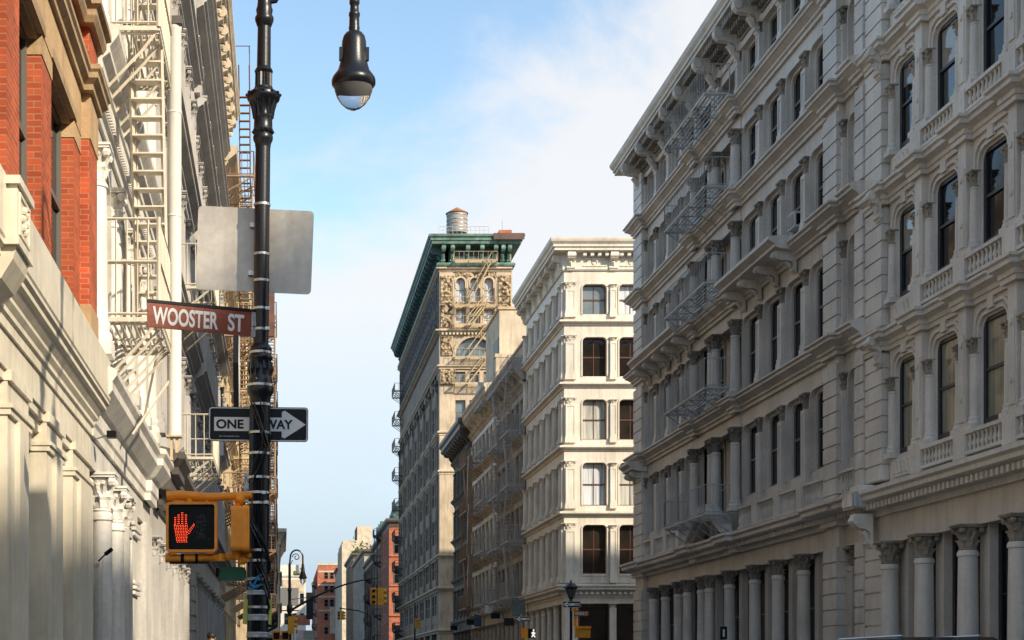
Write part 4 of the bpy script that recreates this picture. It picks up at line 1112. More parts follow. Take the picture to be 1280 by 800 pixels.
def far_right():
    root, fs, ff, fh = simple_building('turreted_building', 'red brick corner building with a small green dome and dark iron flank', 15.2, 30, 223, 244, 22.6, 'brick_or', 'r', 5, 4, frontwin=(8, 1.0), corn='dark_trim')
    mb = MB(); mb.lathe([(1.5, 22.9), (1.5, 23.3), (1.35, 23.6), (1.1, 24.4), (.6, 25.2), (.12, 25.7), (.05, 26.4)], (16.6, 224.4, 0), 16); part(mb, 'dome', 'copper', root)
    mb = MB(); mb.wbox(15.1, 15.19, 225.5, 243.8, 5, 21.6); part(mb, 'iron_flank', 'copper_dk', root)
    for i in range(5):
        for j in range(4): window(root, Fr(15.1, 0, (0, 1), (-1, 0)), 227.3 + i * 3.6, 5.7 + j * 4.1, .0, 2.2, 2.9, 'sash_grey', 'pane_sky', 2, 2, .08)
    fire_escape(root, fs, 240.5, 243.8, [6, 10, 14, 18, 22], 'esc_dark', 1.1, .2, 1.0, .5, t=.035)
    root, *_ = simple_building('dark_loft_building', 'dark slate roofed loft building with mansard dormers beyond the red brick corner', 15.2, 28, 244.2, 262, 21.5, 'brownstone', 'r', 6, 4)
    mb = MB(); mb.wbox(15.6, 27, 245, 261, 21.8, 23.8)
    for i in range(3): mb.prism(Fr(15.6, 0, (0, 1), (-1, 0)), [(246.5 + i * 5, 21.9), (249 + i * 5, 21.9), (249 + i * 5, 23.6), (247.75 + i * 5, 24.8), (246.5 + i * 5, 23.6)], -.2, .35)
    part(mb, 'mansard_roof', 'copper_dk', root)
    root, fs, *_ = simple_building('brick_loft_building', 'maroon brick loft with a black escape in the distant row', 15.2, 28, 262.2, 290, 20.4, 'brick_dk', 'r', 8, 4)
    fire_escape(root, fs, 266, 271, [6, 9.7, 13.4, 17], 'esc_dark', 1.1, .2, 1.0, .6, t=.04)
    simple_building('stone_loft_building', 'grey stone loft in the middle of the distant row', 15.2, 28, 290.2, 335, 23.4, 'greystone', 'r', 11, 4)
    simple_building('stone_loft_building', 'maroon stone loft under the cream block with greenery on its roof', 15.2, 28, 335.2, 372, 26.0, 'brownstone', 'r', 9, 5)
    g = MB(); rnd = random.Random(5)
    for i in range(240):
        a = Vector((15.6 + rnd.random() * 4, 345 + rnd.random() * 5, 26.3 + abs(rnd.gauss(0, 1.3)))); d1 = Vector((rnd.gauss(0, .35), rnd.gauss(0, .3), rnd.gauss(0, .35))); d2 = Vector((rnd.gauss(0, .35), rnd.gauss(0, .3), rnd.gauss(0, .35)))
        g.add([tuple(a), tuple(a + d1), tuple(a + d1 + d2), tuple(a + d2)], [(0, 1, 2, 3)])
    solo(g, 'roof_shrub', 'foliage', 'green shrubs on the roof edge below the cream block', 'shrub', (16.5, 347, 26.3))
    root, *_ = simple_building('blank_wall_building', 'tall cream block with a stepped top and one small window above the distant row', 15.3, 22.5, 400, 430, 34.2, 'stucco', 'r', 5, 6, corn=None)
    mb = MB(); mb.wbox(18.9, 22.5, 400.1, 412, 34.2, 37.8); part(mb, 'lift_tower', 'stucco', root)
    mb = MB(); mb.wbox(18.8, 18.89, 400.3, 411.8, 34.2, 37.7); part(mb, 'painted_shade_side', 'brick_dk', root)  # thin dark sheet: the tower side's shade put into its colour
    window(root, Fr(0, 400, (1, 0), (0, -1)), 18.3, 29.6, .012, 1.6, 2.0, 'sash_grey', 'pane_dark', 1, 2)
    simple_building('loft_building', 'pale blue grey loft closing the distant row beside the orange block', 15.25, 26, 430.2, 449, 29, 'grey_left', 'r', 5, 6, win=.5)
    # orange brick block that closes the view
    root, fs, ff, fh = simple_building('orange_brick_building', 'orange red brick block with stone bands standing at the end of the street', 10.35, 24, 452, 520, 31.4, 'brick_or', 'r', 12, 7, frontwin=None, corn=None)
    for j in range(7):
        v = 3.2 + j * 3.9
        for x in (12.6, 14.2, 15.6): window(root, ff, x, v + .9, .012, 1.15, 2.1, 'sash_grey', 'pane_dark', 1, 2, .1)
    mb = MB()
    for v in (6.7, 18.4, 22.3, 25.6, 29.4): mb.wbox(10.3, 24, 451.9, 451.99, v, v + .45)
    mb.wbox(10.2, 24, 451.8, 452.4, 31.4, 32.0)
    part(mb, 'stone_bands', 'stucco', root)
    mb = MB(); mb.wbox(10.15, 10.34, 455, 519, 5, 26); part(mb, 'painted_shade_flank', 'brick_dk', root)  # dark facing that carries this flank's shade as colour
    fire_escape(root, Fr(10.15, 0, (0, 1), (-1, 0)), 458, 464, [6, 10, 14, 18, 22, 26], 'esc_dark', 1.2, .2, 1, .8, t=.06)
    mb = MB(); mb.wbox(13.6, 15.4, 448.5, 449.2, 12.0, 19.5); solo(mb, 'banner', 'gstone_lit', 'panel with yellow light in its colour before the orange brick block', 'banner', (14.5, 448.8, 12))  # yellow light on the panel is part of its colour
# ------------------------------------------------------------------ left side of the street
FL = Fr(-2.57, 0, (0, 1), (1, 0))

def building_brick():
    f = FL
    root = thing('brick_building', 'red brick building over cream painted shopfront piers, nearest on the left', 'building', (-6, 14, GZ))
    br = MB(); st = MB(); mo = MB(); cr = MB()
    piers = [(10.6, 11.3), (12.75, 13.45), (14.94, 15.67), (17.1, 17.85), (19.75, 20.4)]
    S = 7.6
    E = 21.25
    for k, (v0, zs) in enumerate(((6.25, 0), (10.3, 1), (14.2, 2))):
        vh = v0 + 2.25                                   # window head
        # brick piers and their stone caps
        for a, b in piers:
            br.box(f, a, b, v0, v0 + 2.03, -.5, 0); st.box(f, a - .012, b + .012, v0 + 2.03, vh, -.5, .012)
        br.box(f, S, 9.1, v0, vh, -.5, 0)
        op = [(9.1, 10.6), (11.3, 12.75), (13.45, 14.94), (15.67, 17.1), (17.85, 19.75)]
        for a, b in op:
            window(root, f, (a + b) / 2, v0 + .0, -.21, b - a + .06, vh - v0 + .02, 'sash_olive', 'pane_dark', 1, 2, .11)
            br.box(f, a, b, v0 - .02, v0 + .001, -.5, -.28)
            # moulded hood at the head of the opening
            mo.box(f, a - .10, b + .10, vh + .002, vh + .12, -.16, .035); mo.box(f, a + .001, b - .001, vh - .06, vh + .001, -.14, -.04)
        st.box(f, S, E, vh, vh + .55, -.5, .02)
        # corner pilaster, brick on a stone foot and under a stone block
        br.box(f, 20.4, E, v0 + .12, vh - .02, -.5, .12); st.box(f, 20.39, E + .01, v0 - .3, v0 + .12, -.5, .14); st.box(f, 20.39, E + .01, vh - .02, vh + .55, -.5, .135)
        # string course and brick spandrel
        pth = [(S, .02), (20.3, .02), (20.3, .135), (E, .135), (E, -.3)]
        mo.sweep(f, pth, [(0, vh + .55), (.05, vh + .55), (.05, vh + .62), (.12, vh + .68), (.12, vh + .75), (.15, vh + .78), (.15, vh + .84), (.0, vh + .88), (-.1, vh + .88), (-.1, vh + .55)])
        br.box(f, S, 20.4, vh + .87, vh + 1.45, -.5, .01); br.box(f, 20.4, E, vh + .87, vh + 1.4, -.5, .12)
        st.box(f, S, 20.39, vh + 1.45, v0 + 4.05 - .02, -.5, .03)
        mo.sweep(f, pth, [(0, vh + 1.40), (.06, vh + 1.40), (.1, vh + 1.48), (.1, vh + 1.56), (.16, vh + 1.6), (.16, vh + 1.68), (.0, vh + 1.74), (-.1, vh + 1.74), (-.1, vh + 1.40)])
    br.wbox(-14, -2.57 - .52, S, E - .02, GZ, 18.2); br.wbox(-14, -2.57 - .4, E - .24, E - .021, 5.9, 18.2)
    part(br, 'brick_wall', 'brick_red', root); part(st, 'stone_bands', 'stone_tan', root); part(mo, 'stone_mouldings', 'stone_tan_dk', root)
    rf = MB(); rf.wbox(-14, -2.6, S, E, 18.21, 18.4); part(rf, 'roof', 'roof', root)
    # painted shopfront entablature
    en = MB()
    en.sweep(f, [(S, 0), (21.45, 0), (21.45, -.3)], [(-.1, 4.85), (.03, 4.85), (.03, 4.95), (.06, 4.97), (.06, 5.02), (.10, 5.07), (.10, 5.11), (.17, 5.19), (.20, 5.21), (.20, 5.26), (.235, 5.29), (.235, 5.33), (.25, 5.35), (.25, 5.88), (.22, 5.91), (-.1, 5.93)])
    part(en, 'shopfront_cornice', 'cream_left', root)
    sl = MB(); sl.prism(f, [(-.1, 5.932), (.22, 5.932), (.2, 5.97), (.0, 6.24), (-.1, 6.24)], S, 21.3, 'wv'); part(sl, 'sloping_sill', 'stone_tan', root)
    bl = MB()
    bl.box(f, 13.5, 14.2, 5.36, 5.80, .1, .34); bl.box(f, 13.46, 14.24, 5.801, 5.87, .1, .37); bl.box(f, 13.46, 14.24, 5.29, 5.359, .1, .36)
    for q in range(8):
        a = q * math.pi / 4
        bl.ball((-2.57 + .345, 13.85 + .10 * math.cos(a), 5.58 + .10 * math.sin(a)), .035, 6, 4)
    for u0, u1, v0, v1 in ((13.58, 14.12, 5.40, 5.43), (13.58, 14.12, 5.73, 5.76), (13.58, 13.61, 5.431, 5.729), (14.09, 14.12, 5.431, 5.729)): bl.box(f, u0, u1, v0, v1, .34, .355)
    bl.prism(f, [(0, 5.285), (.33, 5.285), (.30, 5.18), (.2, 5.02), (.08, 4.95), (0, 4.7)], 13.52, 14.18, 'wv')
    part(bl, 'corbel_block', 'cream_left', root)
    # frieze and piers
    fz = MB(); fz.box(f, S, 21.4, 4.52, 4.86, -.6, .0)
    pr = [(12.6, 13.6), (15.0, 16.25), (17.5, 18.75), (19.7, 21.4)]
    for a, b in pr:
        fz.box(f, a, b, GZ, 4.52, -.6, .0)
        fz.box(f, a + .42, b - .0 if b > 21 else b - .3, GZ + .4, 4.1, 0, .05)
        fz.box(f, a - .02, b + .02, 4.1, 4.16, -.6, .035); fz.box(f, a - .035, b + .035, 4.16, 4.2, -.6, .06); fz.box(f, a - .01, b + .01, 4.42, 4.519, -.6, .04)
        fz.box(f, a - .02, b + .02, GZ, GZ + .5, -.6, .07)
    for a, b in ((8.2, 12.6), (13.6, 15.0), (16.25, 17.5), (18.75, 19.7)):
        fz.box(f, a, b, 4.1, 4.52, -.6, -.16); fz.box(f, a, b, 4.3, 4.5199, -.16, -.08); fz.box(f, a, b, 4.42, 4.5198, -.08, -.03)
        fz.box(f, a, b, GZ, 4.1, -.62, -.42)
        fz.box(f, a + .0, a + .28, GZ, 4.1, -.42, -.2); fz.box(f, b - .22, b, GZ, 4.1, -.42, -.26)
    part(fz, 'shopfront_piers', 'cream_left', root)

def building_columns():
    """white iron front with the near fire escape"""
    f = FL; m = 'white_left'
    root = thing('white_iron_building', 'off white iron building with leafy capitals and a white fire escape, adjoining the red brick', 'building', (-7, 26, GZ))
    wall = MB()
    b = [21.95, 24.0, 26.2, 28.4, 30.5]
    fl = [(5.75, 9.95), (9.95, 14.1), (14.1, 18.1), (18.1, 22.0)]
    facade(root, f, b, fl, m, wall=wall, d=.5, margin=.36, step=.1, pil='round', colr=.17, colw=.02, caph=.5, ledge=False, rad=.5, sill=.3, top=1.05, frame='sash_white', panes=('pane_dark', 'pane_sky', 'pane_dark'), pbase=.5)
    wall.box(f, 21.5, 21.95, 5.75, 22, -.6, .05)
    for v in (9.95, 14.1, 18.1):
        mb = MB(); mb.sweep(f, [(21.5, 0), (30.9, 0), (30.9, -.4)], [(0, v - .62), (.05, v - .62), (.05, v - .5), (.1, v - .46), (.1, v - .2), (.16, v - .14), (.16, v - .02), (.26, v + .06), (.26, v + .14), (.34, v + .24), (.38, v + .3), (.38, v + .42), (.1, v + .5), (-.05, v + .5), (-.05, v - .62)])
        dentils(mb, f, 21.6, 30.8, v - .4, v - .24, .1, .15, .12)
        part(mb, 'ledge', m, root)
    mb = MB(); mb.sweep(f, [(21.46, 0), (29.6, 0), (29.6, .1), (31.0, .1), (31.0, -.4)], [(0, 4.85), (.05, 4.85), (.05, 4.98), (.08, 5.02), (.08, 5.22), (.14, 5.26), (.30, 5.46), (.30, 5.58), (.36, 5.66), (.36, 5.74), (.05, 5.86), (-.05, 5.86), (-.05, 4.85)])
    part(mb, 'shopfront_cornice', m, root)
    wall.box(f, 21.46, 31.0, 4.45, 4.86, -.6, .0)
    # ground storey: two round columns, panelled piers
    for u in (22.35, 24.05): column(root, f, u, GZ, .05, .17, 4.1, .55, m, base=.5)
    wall.box(f, 25.3, 26.1, GZ, 4.45, -.6, -.05); pilaster(root, f, 25.7, GZ, -.05, .62, .2, 4.1, .5, m)
    wall.box(f, 27.2, 28.3, GZ, 4.45, -.6, .02); wall.box(f, 29.7, 31.0, GZ, 4.45, -.6, .06)
    rb = MB()
    for u0, u1 in ((27.15, 28.35),):
        for v in (1.9, 3.0, 4.0):
            for k in range(3): rb.box(f, u0, u1, v + k * .09, v + k * .09 + .055, .02, .08 + .02 * (k % 2))
    part(rb, 'pier_bands', m, root)
    for a, c in ((21.5, 22.35), (22.35, 24.05), (24.05, 25.3), (26.1, 27.2), (28.3, 29.7)):
        wall.box(f, a, c, GZ, 4.45, -.75, -.62); window(root, f, (a + c) / 2, GZ + .2, -.61, c - a - .3, 3.7, 'sash_white', 'pane_dark', 1, 2, .1)
    # fire escape: landings with tall rails, steep ladders, raking braces
    for v in (6.6, 10.65, 14.7):
        o = part(platform(f, 22.25, 24.5, .12, .86, v, .09, brace=0, t=.02), 'landing', 'esc_white', root)
        rl = railing(f, 22.25, 24.5, .12, .86, v, 1.38, .145, False, t=.022); 
        for a, c in (((22.25, .12), (22.25, .86)), ((22.25, .86), (24.5, .86))): rl.bar(f.p(a[0], v + .78, a[1]), f.p(c[0], v + .78, c[1]), .045)
        rl.tube([f.p(22.25, v, .86), f.p(22.25, v + 1.4, .86)], .035, 6)
        part(rl, 'landing_railing', 'esc_white', o)
        for u in (22.3, 22.75, 23.3, 23.9, 24.4):
            bk = MB(); bk.tube([f.p(u, v - .95, .02), f.p(u, v - .32, .62), f.p(u, v - .06, .82)], .022, 5)
            part(bk, 'brace', 'esc_white', o)
    for va, vb in ((6.65, 10.65), (10.7, 14.7)):
        part(stair(f, 24.3, va, 22.9, vb, .40, .84, .225, .02, rail=False), 'stair', 'esc_white', root)
        hr = MB(); hr.bar(f.p(24.2, va + .1, .82), f.p(22.7, vb + .9, .82), .02); hr.bar(f.p(24.2, va + .1, .45), f.p(22.7, vb + .9, .45), .02); part(hr, 'handrails', 'esc_white', root)
    st = MB(); st.bar(f.p(24.4, 5.3, .3), f.p(24.7, 6.2, .86), .03); st.bar(f.p(27.5, 6.0, .2), f.p(24.8, 7.4, .8), .03); part(st, 'stay_rods', 'esc_white', root)
    wall.wbox(-14, -2.57 - .6, 21.5, 31.0, GZ, 22); part(wall, 'wall', m, root)
    rf = MB(); rf.wbox(-14, -2.7, 21.5, 31.0, 22.01, 22.2); part(rf, 'roof', 'roof', root)

def vent_duct():
    X, Y = -1.66, 24.75
    t = thing('vent_duct', 'tall white round vent pipe rising in front of the left facades beside the fire escape', 'vent pipe', (X, Y, 5.0))
    mb = MB(); mb.lathe([(.112, 5.33), (.112, 11.6), (.118, 11.61), (.118, 11.66)], (X, Y, 0), 20); mb.smooth = True; part(mb, 'pipe', 'duct', t)
    for z in (7.05, 8.7, 10.3):
        mb = MB(); mb.lathe([(.1125, z), (.119, z + .008), (.119, z + .03), (.1125, z + .038)], (X, Y, 0), 20, caps=False); part(mb, 'joint_ring', 'duct', t)
    mb = MB(); mb.wbox(X - .06, X - .02, Y - .06, Y + .06, 4.95, 5.34); mb.wbox(X + .02, X + .06, Y - .06, Y + .06, 5.06, 5.34); mb.wbox(X - .12, X + .12, Y - .12, Y + .12, 5.30, 5.329); part(mb, 'foot_bracket', 'esc_cream', t)
    mb = MB(); mb.wbox(X - .13, X + .13, Y - .13, Y + .13, 11.661, 11.78); mb.wbox(-2.62, X - .13, Y - .03, Y + .03, 11.69, 11.74); part(mb, 'cap_clamp', 'dark_trim', t)

def building_grey_left():
    f = FL; m = 'grey_left'
    root = thing('grey_iron_building', 'pale grey iron building with dark ledges behind the white vent pipe', 'building', (-8, 38, GZ))
    wall = MB()
    b = [31.6, 34.0, 36.4, 38.8, 41.2, 43.6]
    fl = [(6.1, 10.2), (10.2, 14.2), (14.2, 18.1), (18.1, 22.0)]
    facade(root, f, b, fl, m, wall=wall, d=.5, margin=.5, step=.12, pil='flat', pw=.55, pd=.22, caph=.5, ledge=False, rad=.4, sill=.4, top=.95, frame='sash_white', panes=('pane_dark', 'pane_sky'))
    for v in (10.2, 14.2, 18.1):
        mb = MB(); mb.sweep(f, [(31.1, 0), (44.9, 0)], prof(LEDGE, v, 1.1, 1.2)); part(mb, 'ledge', m, root)
    mb = MB(); mb.sweep(f, [(31.1, 0), (31.9, .0), (31.9, .12), (33, .12), (33, 0), (43.8, 0), (43.8, .15), (44.9, .15), (44.9, -.3)], [(0, 5.0), (.08, 5.0), (.08, 5.2), (.3, 5.5), (.42, 5.56), (.42, 5.7), (.55, 5.85), (.55, 5.98), (.1, 6.1), (-.05, 6.1), (-.05, 5.0)])
    dentils(mb, f, 31.3, 44.7, 5.26, 5.5, .08, .4, .26)
    part(mb, 'shopfront_cornice', 'dark_trim', root)
    wall.box(f, 31.05, 44.9, 4.4, 5.05, -.6, .0); wall.box(f, 31.05, 44.9, 5.05, 6.1, -.6, -.04)
    wall.box(f, 31.05, 31.6, 6.1, 22, -.6, .08)
    quoin_strip(root, f, 43.6, 44.9, 0, 0, .18, m, [(GZ, 4.4), (6.15, 9.6), (10.7, 13.6), (14.7, 17.5), (18.5, 22)])
    for u in (31.7, 33.6, 35.6, 37.6, 39.6, 41.6): wall.box(f, u - .3, u + .3, GZ, 4.4, -.6, .02); pilaster(root, f, u, GZ, .02, .45, .14, 4.0, .4, m)
    for u in (32.65, 34.6, 36.6, 38.6, 40.6, 42.6): window(root, f, u, GZ + .1, -.6, 1.5, 4.2, 'sash_grey', 'pane_dark', 1, 2, .12)
    fire_escape(root, f, 37.5, 41.5, [6.7, 10.7], 'esc_white', .8, .15, 1.0, .2, t=.022, stairs=False)
    wall.wbox(-14, -2.57 - .6, 31.02, 44.9, GZ, 22.2); part(wall, 'wall', m, root)
    rf = MB(); rf.wbox(-14, -2.7, 31.02, 44.9, 22.21, 22.4); part(rf, 'roof', 'roof', root)

def building_bracketed():
    f = FL; m = 'grey_left'
    root = thing('bracketed_building', 'tall left side building under a deep sunlit cornice of paired scroll brackets', 'building', (-8, 55, GZ))
    wall = MB()
    b = [45.0 + 2.34 * i for i in range(10)]
    fl = [(6.1, 10.0), (10.0, 13.9), (13.9, 17.6), (17.6, 20.4), (20.4, 23.0)]
    facade(root, f, b, fl, m, wall=wall, d=.5, margin=.5, step=.12, pil='flat', pw=.5, pd=.22, caph=.5, ledge=True, lk=1.3, rad=.4, sill=.4, top=.95, frame='sash_white', panes=('pane_dark', 'pane_sky'))
    wall.box(f, 45, 66.1, 4.4, 6.1, -.6, .0)
    for u in b: pilaster(root, f, u, GZ, .0, .5, .2, 4.1, .4, m)
    for p, q in zip(b[:-1], b[1:]): window(root, f, (p + q) / 2, GZ + .1, -.5, q - p - .4, 4.0, 'sash_grey', 'pane_dark', 1, 2, .1)
    mb = MB(); mb.sweep(f, [(45, 0), (66.1, 0), (66.1, -.4)], prof(LEDGE, 5.8, 1.4, 1.4)); part(mb, 'shopfront_cornice', 'dark_trim', root)
    mb = MB(); mb.sweep(f, [(45, 0), (66.1, 0), (66.1, -2)], [(-.05, 23.0), (.1, 23.0), (.14, 23.2), (.1, 23.3), (.1, 24.4), (.2, 24.46), (.66, 24.5), (.66, 24.62), (.74, 24.68), (.74, 24.8), (.84, 24.95), (.84, 25.1), (-.05, 25.2)])
    o = part(mb, 'roof_cornice', 'stucco', root)
    for i in range(14):
        u = 45.6 + i * 1.55
        bracket(o, f, u, 24.46, .1, .42, .56, 1.3, 'stucco'); 
    for i in range(14):
        md = MB(); u = 46.37 + i * 1.55
        md.box(f, u - .16, u + .16, 24.1, 24.45, .1, .55); md.box(f, u - .12, u + .12, 23.8, 24.1, .1, .3); md.ball(f.p(u, 24.0, .42), .13, 6, 4)
        part(md, 'modillion', 'stucco', o)
    wall.wbox(-14, -2.57 - .55, 44.95, 66.1, GZ, 25); part(wall, 'wall', m, root)
    wall2 = MB(); wall2.box(f, 45, 66.1, 23.0, 25.0, -.6, .02); part(wall2, 'attic_wall', 'stucco', root)
    rf = MB(); rf.wbox(-14, -2.7, 45, 66.1, 25.01, 25.15); part(rf, 'roof', 'roof', root)

def left_far():
    # tan building with brown escapes
    f = FL; root = thing('tan_escape_building', 'warm tan building hung with brown fire escapes and a roof ladder beyond the bracketed cornice', 'building', (-8, 80, GZ))
    wall = MB(); b = [66.2 + 2.6 * i for i in range(14)]
    fl = [(5.8, 9.2), (9.2, 12.6), (12.6, 16.0), (16.0, 19.4), (19.4, 22.6)]
    facade(root, f, b, fl, 'tan_wall', wall=wall, d=.35, margin=.7, step=0, pil=None, rad=.1, sill=.8, top=.6, frame='sash_white', panes=('pane_sky', 'pane_dark'))
    mb = MB(); mb.sweep(f, [(66.2, 0), (100, 0), (100, -2)], [(-.05, 22.4), (.1, 22.4), (.2, 22.7), (.7, 23.1), (.75, 23.4), (-.05, 23.5)]); part(mb, 'roof_cornice', 'stucco', root)
    wall.box(f, 66.2, 100, 4.4, 5.8, -.6, 0)
    for p, q in zip(b[:-1], b[1:]): window(root, f, (p + q) / 2, GZ + .1, -.5, q - p - .5, 4.0, 'sash_grey', 'pane_dark', 1, 2, .1); wall.box(f, p - .3, p + .3, GZ, 4.4, -.6, 0)
    fire_escape(root, f, 67.2, 72.6, [5.6, 9.0, 12.4, 15.8, 19.2, 22.5], 'esc_tan', 1.25, .15, 1.0, .22, t=.028)
    fire_escape(root, f, 80.5, 86.5, [5.6, 9.0, 12.4, 15.8, 19.2], 'esc_cream', 1.25, .15, 1.0, .25, t=.028, dirs=0)
    fire_escape(root, f, 92.5, 98.0, [5.6, 9.0, 12.4, 15.8, 19.2], 'esc_dark', 1.25, .15, 1.0, .25, t=.03)
    # gooseneck roof ladder
    g = MB()
    for w in (.75, 1.2):
        g.tube([f.p(70.6, 22.5, w), f.p(68.6, 26.6, w), f.p(67.9, 27.4, w)], .03, 5)
    n = 14
    for i in range(n): q = i / n; g.box(f, 70.6 - 2 * q - .1, 70.6 - 2 * q + .1, 22.5 + 4.1 * q, 22.53 + 4.1 * q, .75, 1.2)
    g.tube([f.p(70.6, 23.6, 1.2), f.p(68.2, 28.0, 1.2), f.p(67.4, 28.0, 1.2)], .02, 4); g.tube([f.p(67.4, 28.0, .3), f.p(67.4, 28.0, 1.25)], .02, 4)
    part(g, 'roof_ladder', 'esc_rust', root)
    wall.wbox(-14, -2.57 - .45, 66.15, 100, GZ, 23.3); part(wall, 'wall', 'tan_wall', root)
    rf = MB(); rf.wbox(-14, -2.7, 66.2, 100, 23.31, 23.45); part(rf, 'roof', 'roof', root)
    # row with its escapes standing against the sky
    f2 = Fr(-1.75, 0, (0, 1), (1, 0))
    root = thing('pale_escape_building', 'tall pale building whose dark escapes stand out against the sky behind the lamppost', 'building', (-8, 135, GZ))
    wall = MB(); b = [101 + 2.9 * i for i in range(16)]
    fl = [(5.8, 9.6), (9.6, 13.4), (13.4, 17.2), (17.2, 21.0), (21.0, 24.8)]
    facade(root, f2, b, fl, 'tan_wall', wall=wall, d=.35, margin=.8, step=0, pil=None, rad=.1, sill=.8, top=.6, frame='sash_grey', panes=('pane_dark',))
    mb = MB(); mb.sweep(f2, [(101, -3), (101, 0), (144.5, 0), (144.5, -2)], [(-.05, 24.6), (.1, 24.6), (.2, 25), (.6, 25.4), (.65, 25.8), (-.05, 25.9)]); part(mb, 'roof_cornice', 'stucco', root)
    wall.box(f2, 101, 144.5, GZ, 5.8, -.6, 0)
    for u0 in (103, 120, 136): fire_escape(root, f2, u0, u0 + 6, [5.6, 9.4, 13.2, 17, 20.8, 24.4], 'esc_dark' if u0 > 110 else 'esc_tan', 1.25, .15, 1.0, .3, t=.035)
    wall.wbox(-14, -2.2, 100.9, 144.5, GZ, 25.7); part(wall, 'wall', 'tan_wall', root)
    rf = MB(); rf.wbox(-14, -1.9, 101, 144.5, 25.71, 25.85); part(rf, 'roof', 'roof', root)
    # white corner building with a flared cornice
    f3 = Fr(-.25, 0, (0, 1), (1, 0)); ff3 = Fr(0, 190, (1, 0), (0, -1))
    root = thing('stone_corner_building', 'weathered pale corner building ending in a flared cornice just left of the street end', 'building', (-8, 200, GZ))
    wall = MB(); wall.wbox(-14, -.25, 190, 220, GZ, 17.6); part(wall, 'wall', 'gstone_lit', root)
    for j in range(4):
        for i in range(4): window(root, ff3, -1.3 - i * 1.9, 3.4 + j * 3.7, .012, .9, 2.2, 'sash_grey', 'pane_dark', 1, 2)
        for i in range(6): window(root, f3, 192.5 + i * 4.5, 3.4 + j * 3.7, .012, 1.6, 2.2, 'sash_grey', 'pane_dark', 1, 2)
    mb = MB(); mb.sweep(f3, [(190, -12), (190, 0), (220, 0)], [(-.1, 16.6), (.1, 16.6), (.15, 17.1), (.6, 17.9), (.85, 18.1), (.85, 18.5), (-.1, 18.6)])
    for v in (5.9, 9.6, 13.3): mb.sweep(f3, [(190, -12), (190, 0), (220, 0)], prof(LEDGE_S, v, 1.6, 1.5))
    part(mb, 'cornices', 'gstone_lit', root)
    # buildings closing the street
    ff4 = Fr(0, 330, (1, 0), (0, -1))
    root = thing('terraced_building', 'white and yellow terraced block with roof greenery closing the street', 'building', (3, 340, GZ))
    w = MB(); w.wbox(-6, 5.0, 330, 350, GZ, 21.0); w.wbox(-6, 3.6, 332, 350, 21.0, 23.6); part(w, 'wall', 'iron_white', root)
    w = MB(); w.wbox(.2, 4.6, 329.9, 329.99, 17.8, 20.4); part(w, 'yellow_band', 'gstone_lit', root)
    w = MB(); w.wbox(3.8, 4.1, 331, 331.4, 21.0, 25.2); w.wbox(-6, 5.1, 329.8, 330.3, 21.001, 21.3); part(w, 'mast', 'stucco', root)
    for j in range(4):
        for i in range(6): window(root, ff4, -3.8 + i * 1.6, 3.0 + j * 4.1, .012, .85, 2.3, 'sash_grey', 'pane_dark', 1, 2)
    g = MB(); rnd = random.Random(8)
    for i in range(200):
        a = Vector((2.6 + rnd.random() * 2.2, 330.2 + rnd.random() * 1.2, 20.6 + abs(rnd.gauss(0, .7)))); d1 = Vector((rnd.gauss(0, .22), rnd.gauss(0, .2), rnd.gauss(0, .22))); d2 = Vector((rnd.gauss(0, .22), rnd.gauss(0, .2), rnd.gauss(0, .22)))
        g.add([tuple(a), tuple(a + d1), tuple(a + d1 + d2), tuple(a + d2)], [(0, 1, 2, 3)])
    solo(g, 'roof_shrub', 'foliage', 'leafy plants on the roof of the white terraced block', 'shrub', (3.7, 331, 20.6))
    mb = MB(); mb.wbox(-1.0, 3.2, 300, 300.5, 13.8, 17.2); b_ = solo(mb, 'billboard', 'sash_grey', 'grey blank billboard behind the far lamppost', 'billboard', (1, 300, 13.8))
    mb = MB(); mb.wbox(4.75, 6.1, 310, 310.6, 11.6, 16.8); solo(mb, 'billboard', 'sign_black', 'narrow black billboard left of the orange brick block', 'billboard', (5.4, 310, 11.6))
    mb = MB(); mb.wbox(1.6, 5.6, 315, 315.8, 10.6, 12.6); solo(mb, 'banner', 'brick_or', 'orange red painted board above the mural wall', 'painted board', (3.6, 315, 10.6))
    mb = MB(); mb.wbox(1.0, 6.4, 316, 317, GZ, 9.6); solo(mb, 'mural_wall', 'mural', 'wall covered in colourful graffiti at the street end', 'wall', (3.7, 316, GZ))
# ------------------------------------------------------------------ lettering
def text_mesh(body, size, extrude=.0012, xs=1.0, shear=0, bold=0.0):
    cu = bpy.data.curves.new('lettering', 'FONT'); cu.body = body; cu.size = size; cu.extrude = extrude
    cu.align_x = 'CENTER'; cu.align_y = 'CENTER'; cu.offset = bold; cu.resolution_u = 6
    o = bpy.data.objects.new('lettering', cu); col.objects.link(o)
    dg = bpy.context.evaluated_depsgraph_get(); dg.update()
    me = bpy.data.meshes.new_from_object(o.evaluated_get(dg))
    bpy.data.objects.remove(o); bpy.data.curves.remove(cu)
    xsv = [v.co.x for v in me.vertices]; ysv = [v.co.y for v in me.vertices]
    cx, cy = (min(xsv) + max(xsv)) / 2, (min(ysv) + max(ysv)) / 2
    for v in me.vertices: v.co.x = (v.co.x - cx) * xs; v.co.y -= cy
    return me, (max(xsv) - min(xsv)) * xs, max(ysv) - min(ysv)

def lettering(body, parent, loc, wid, hei, mat, rot=(R(90), 0, 0), bold=0.0, name='lettering'):
    """text fitted to wid x hei, centred at loc in the parent's own space, read from -Y"""
    me, w, h = text_mesh(body, 1.0, bold=bold)
    me.materials.clear(); me.materials.append(M[mat])
    for v in me.vertices: v.co.x *= wid / w; v.co.y *= hei / h; v.co.z *= 1.0
    o = link(name, me, parent, loc); o.rotation_euler = rot
    return o

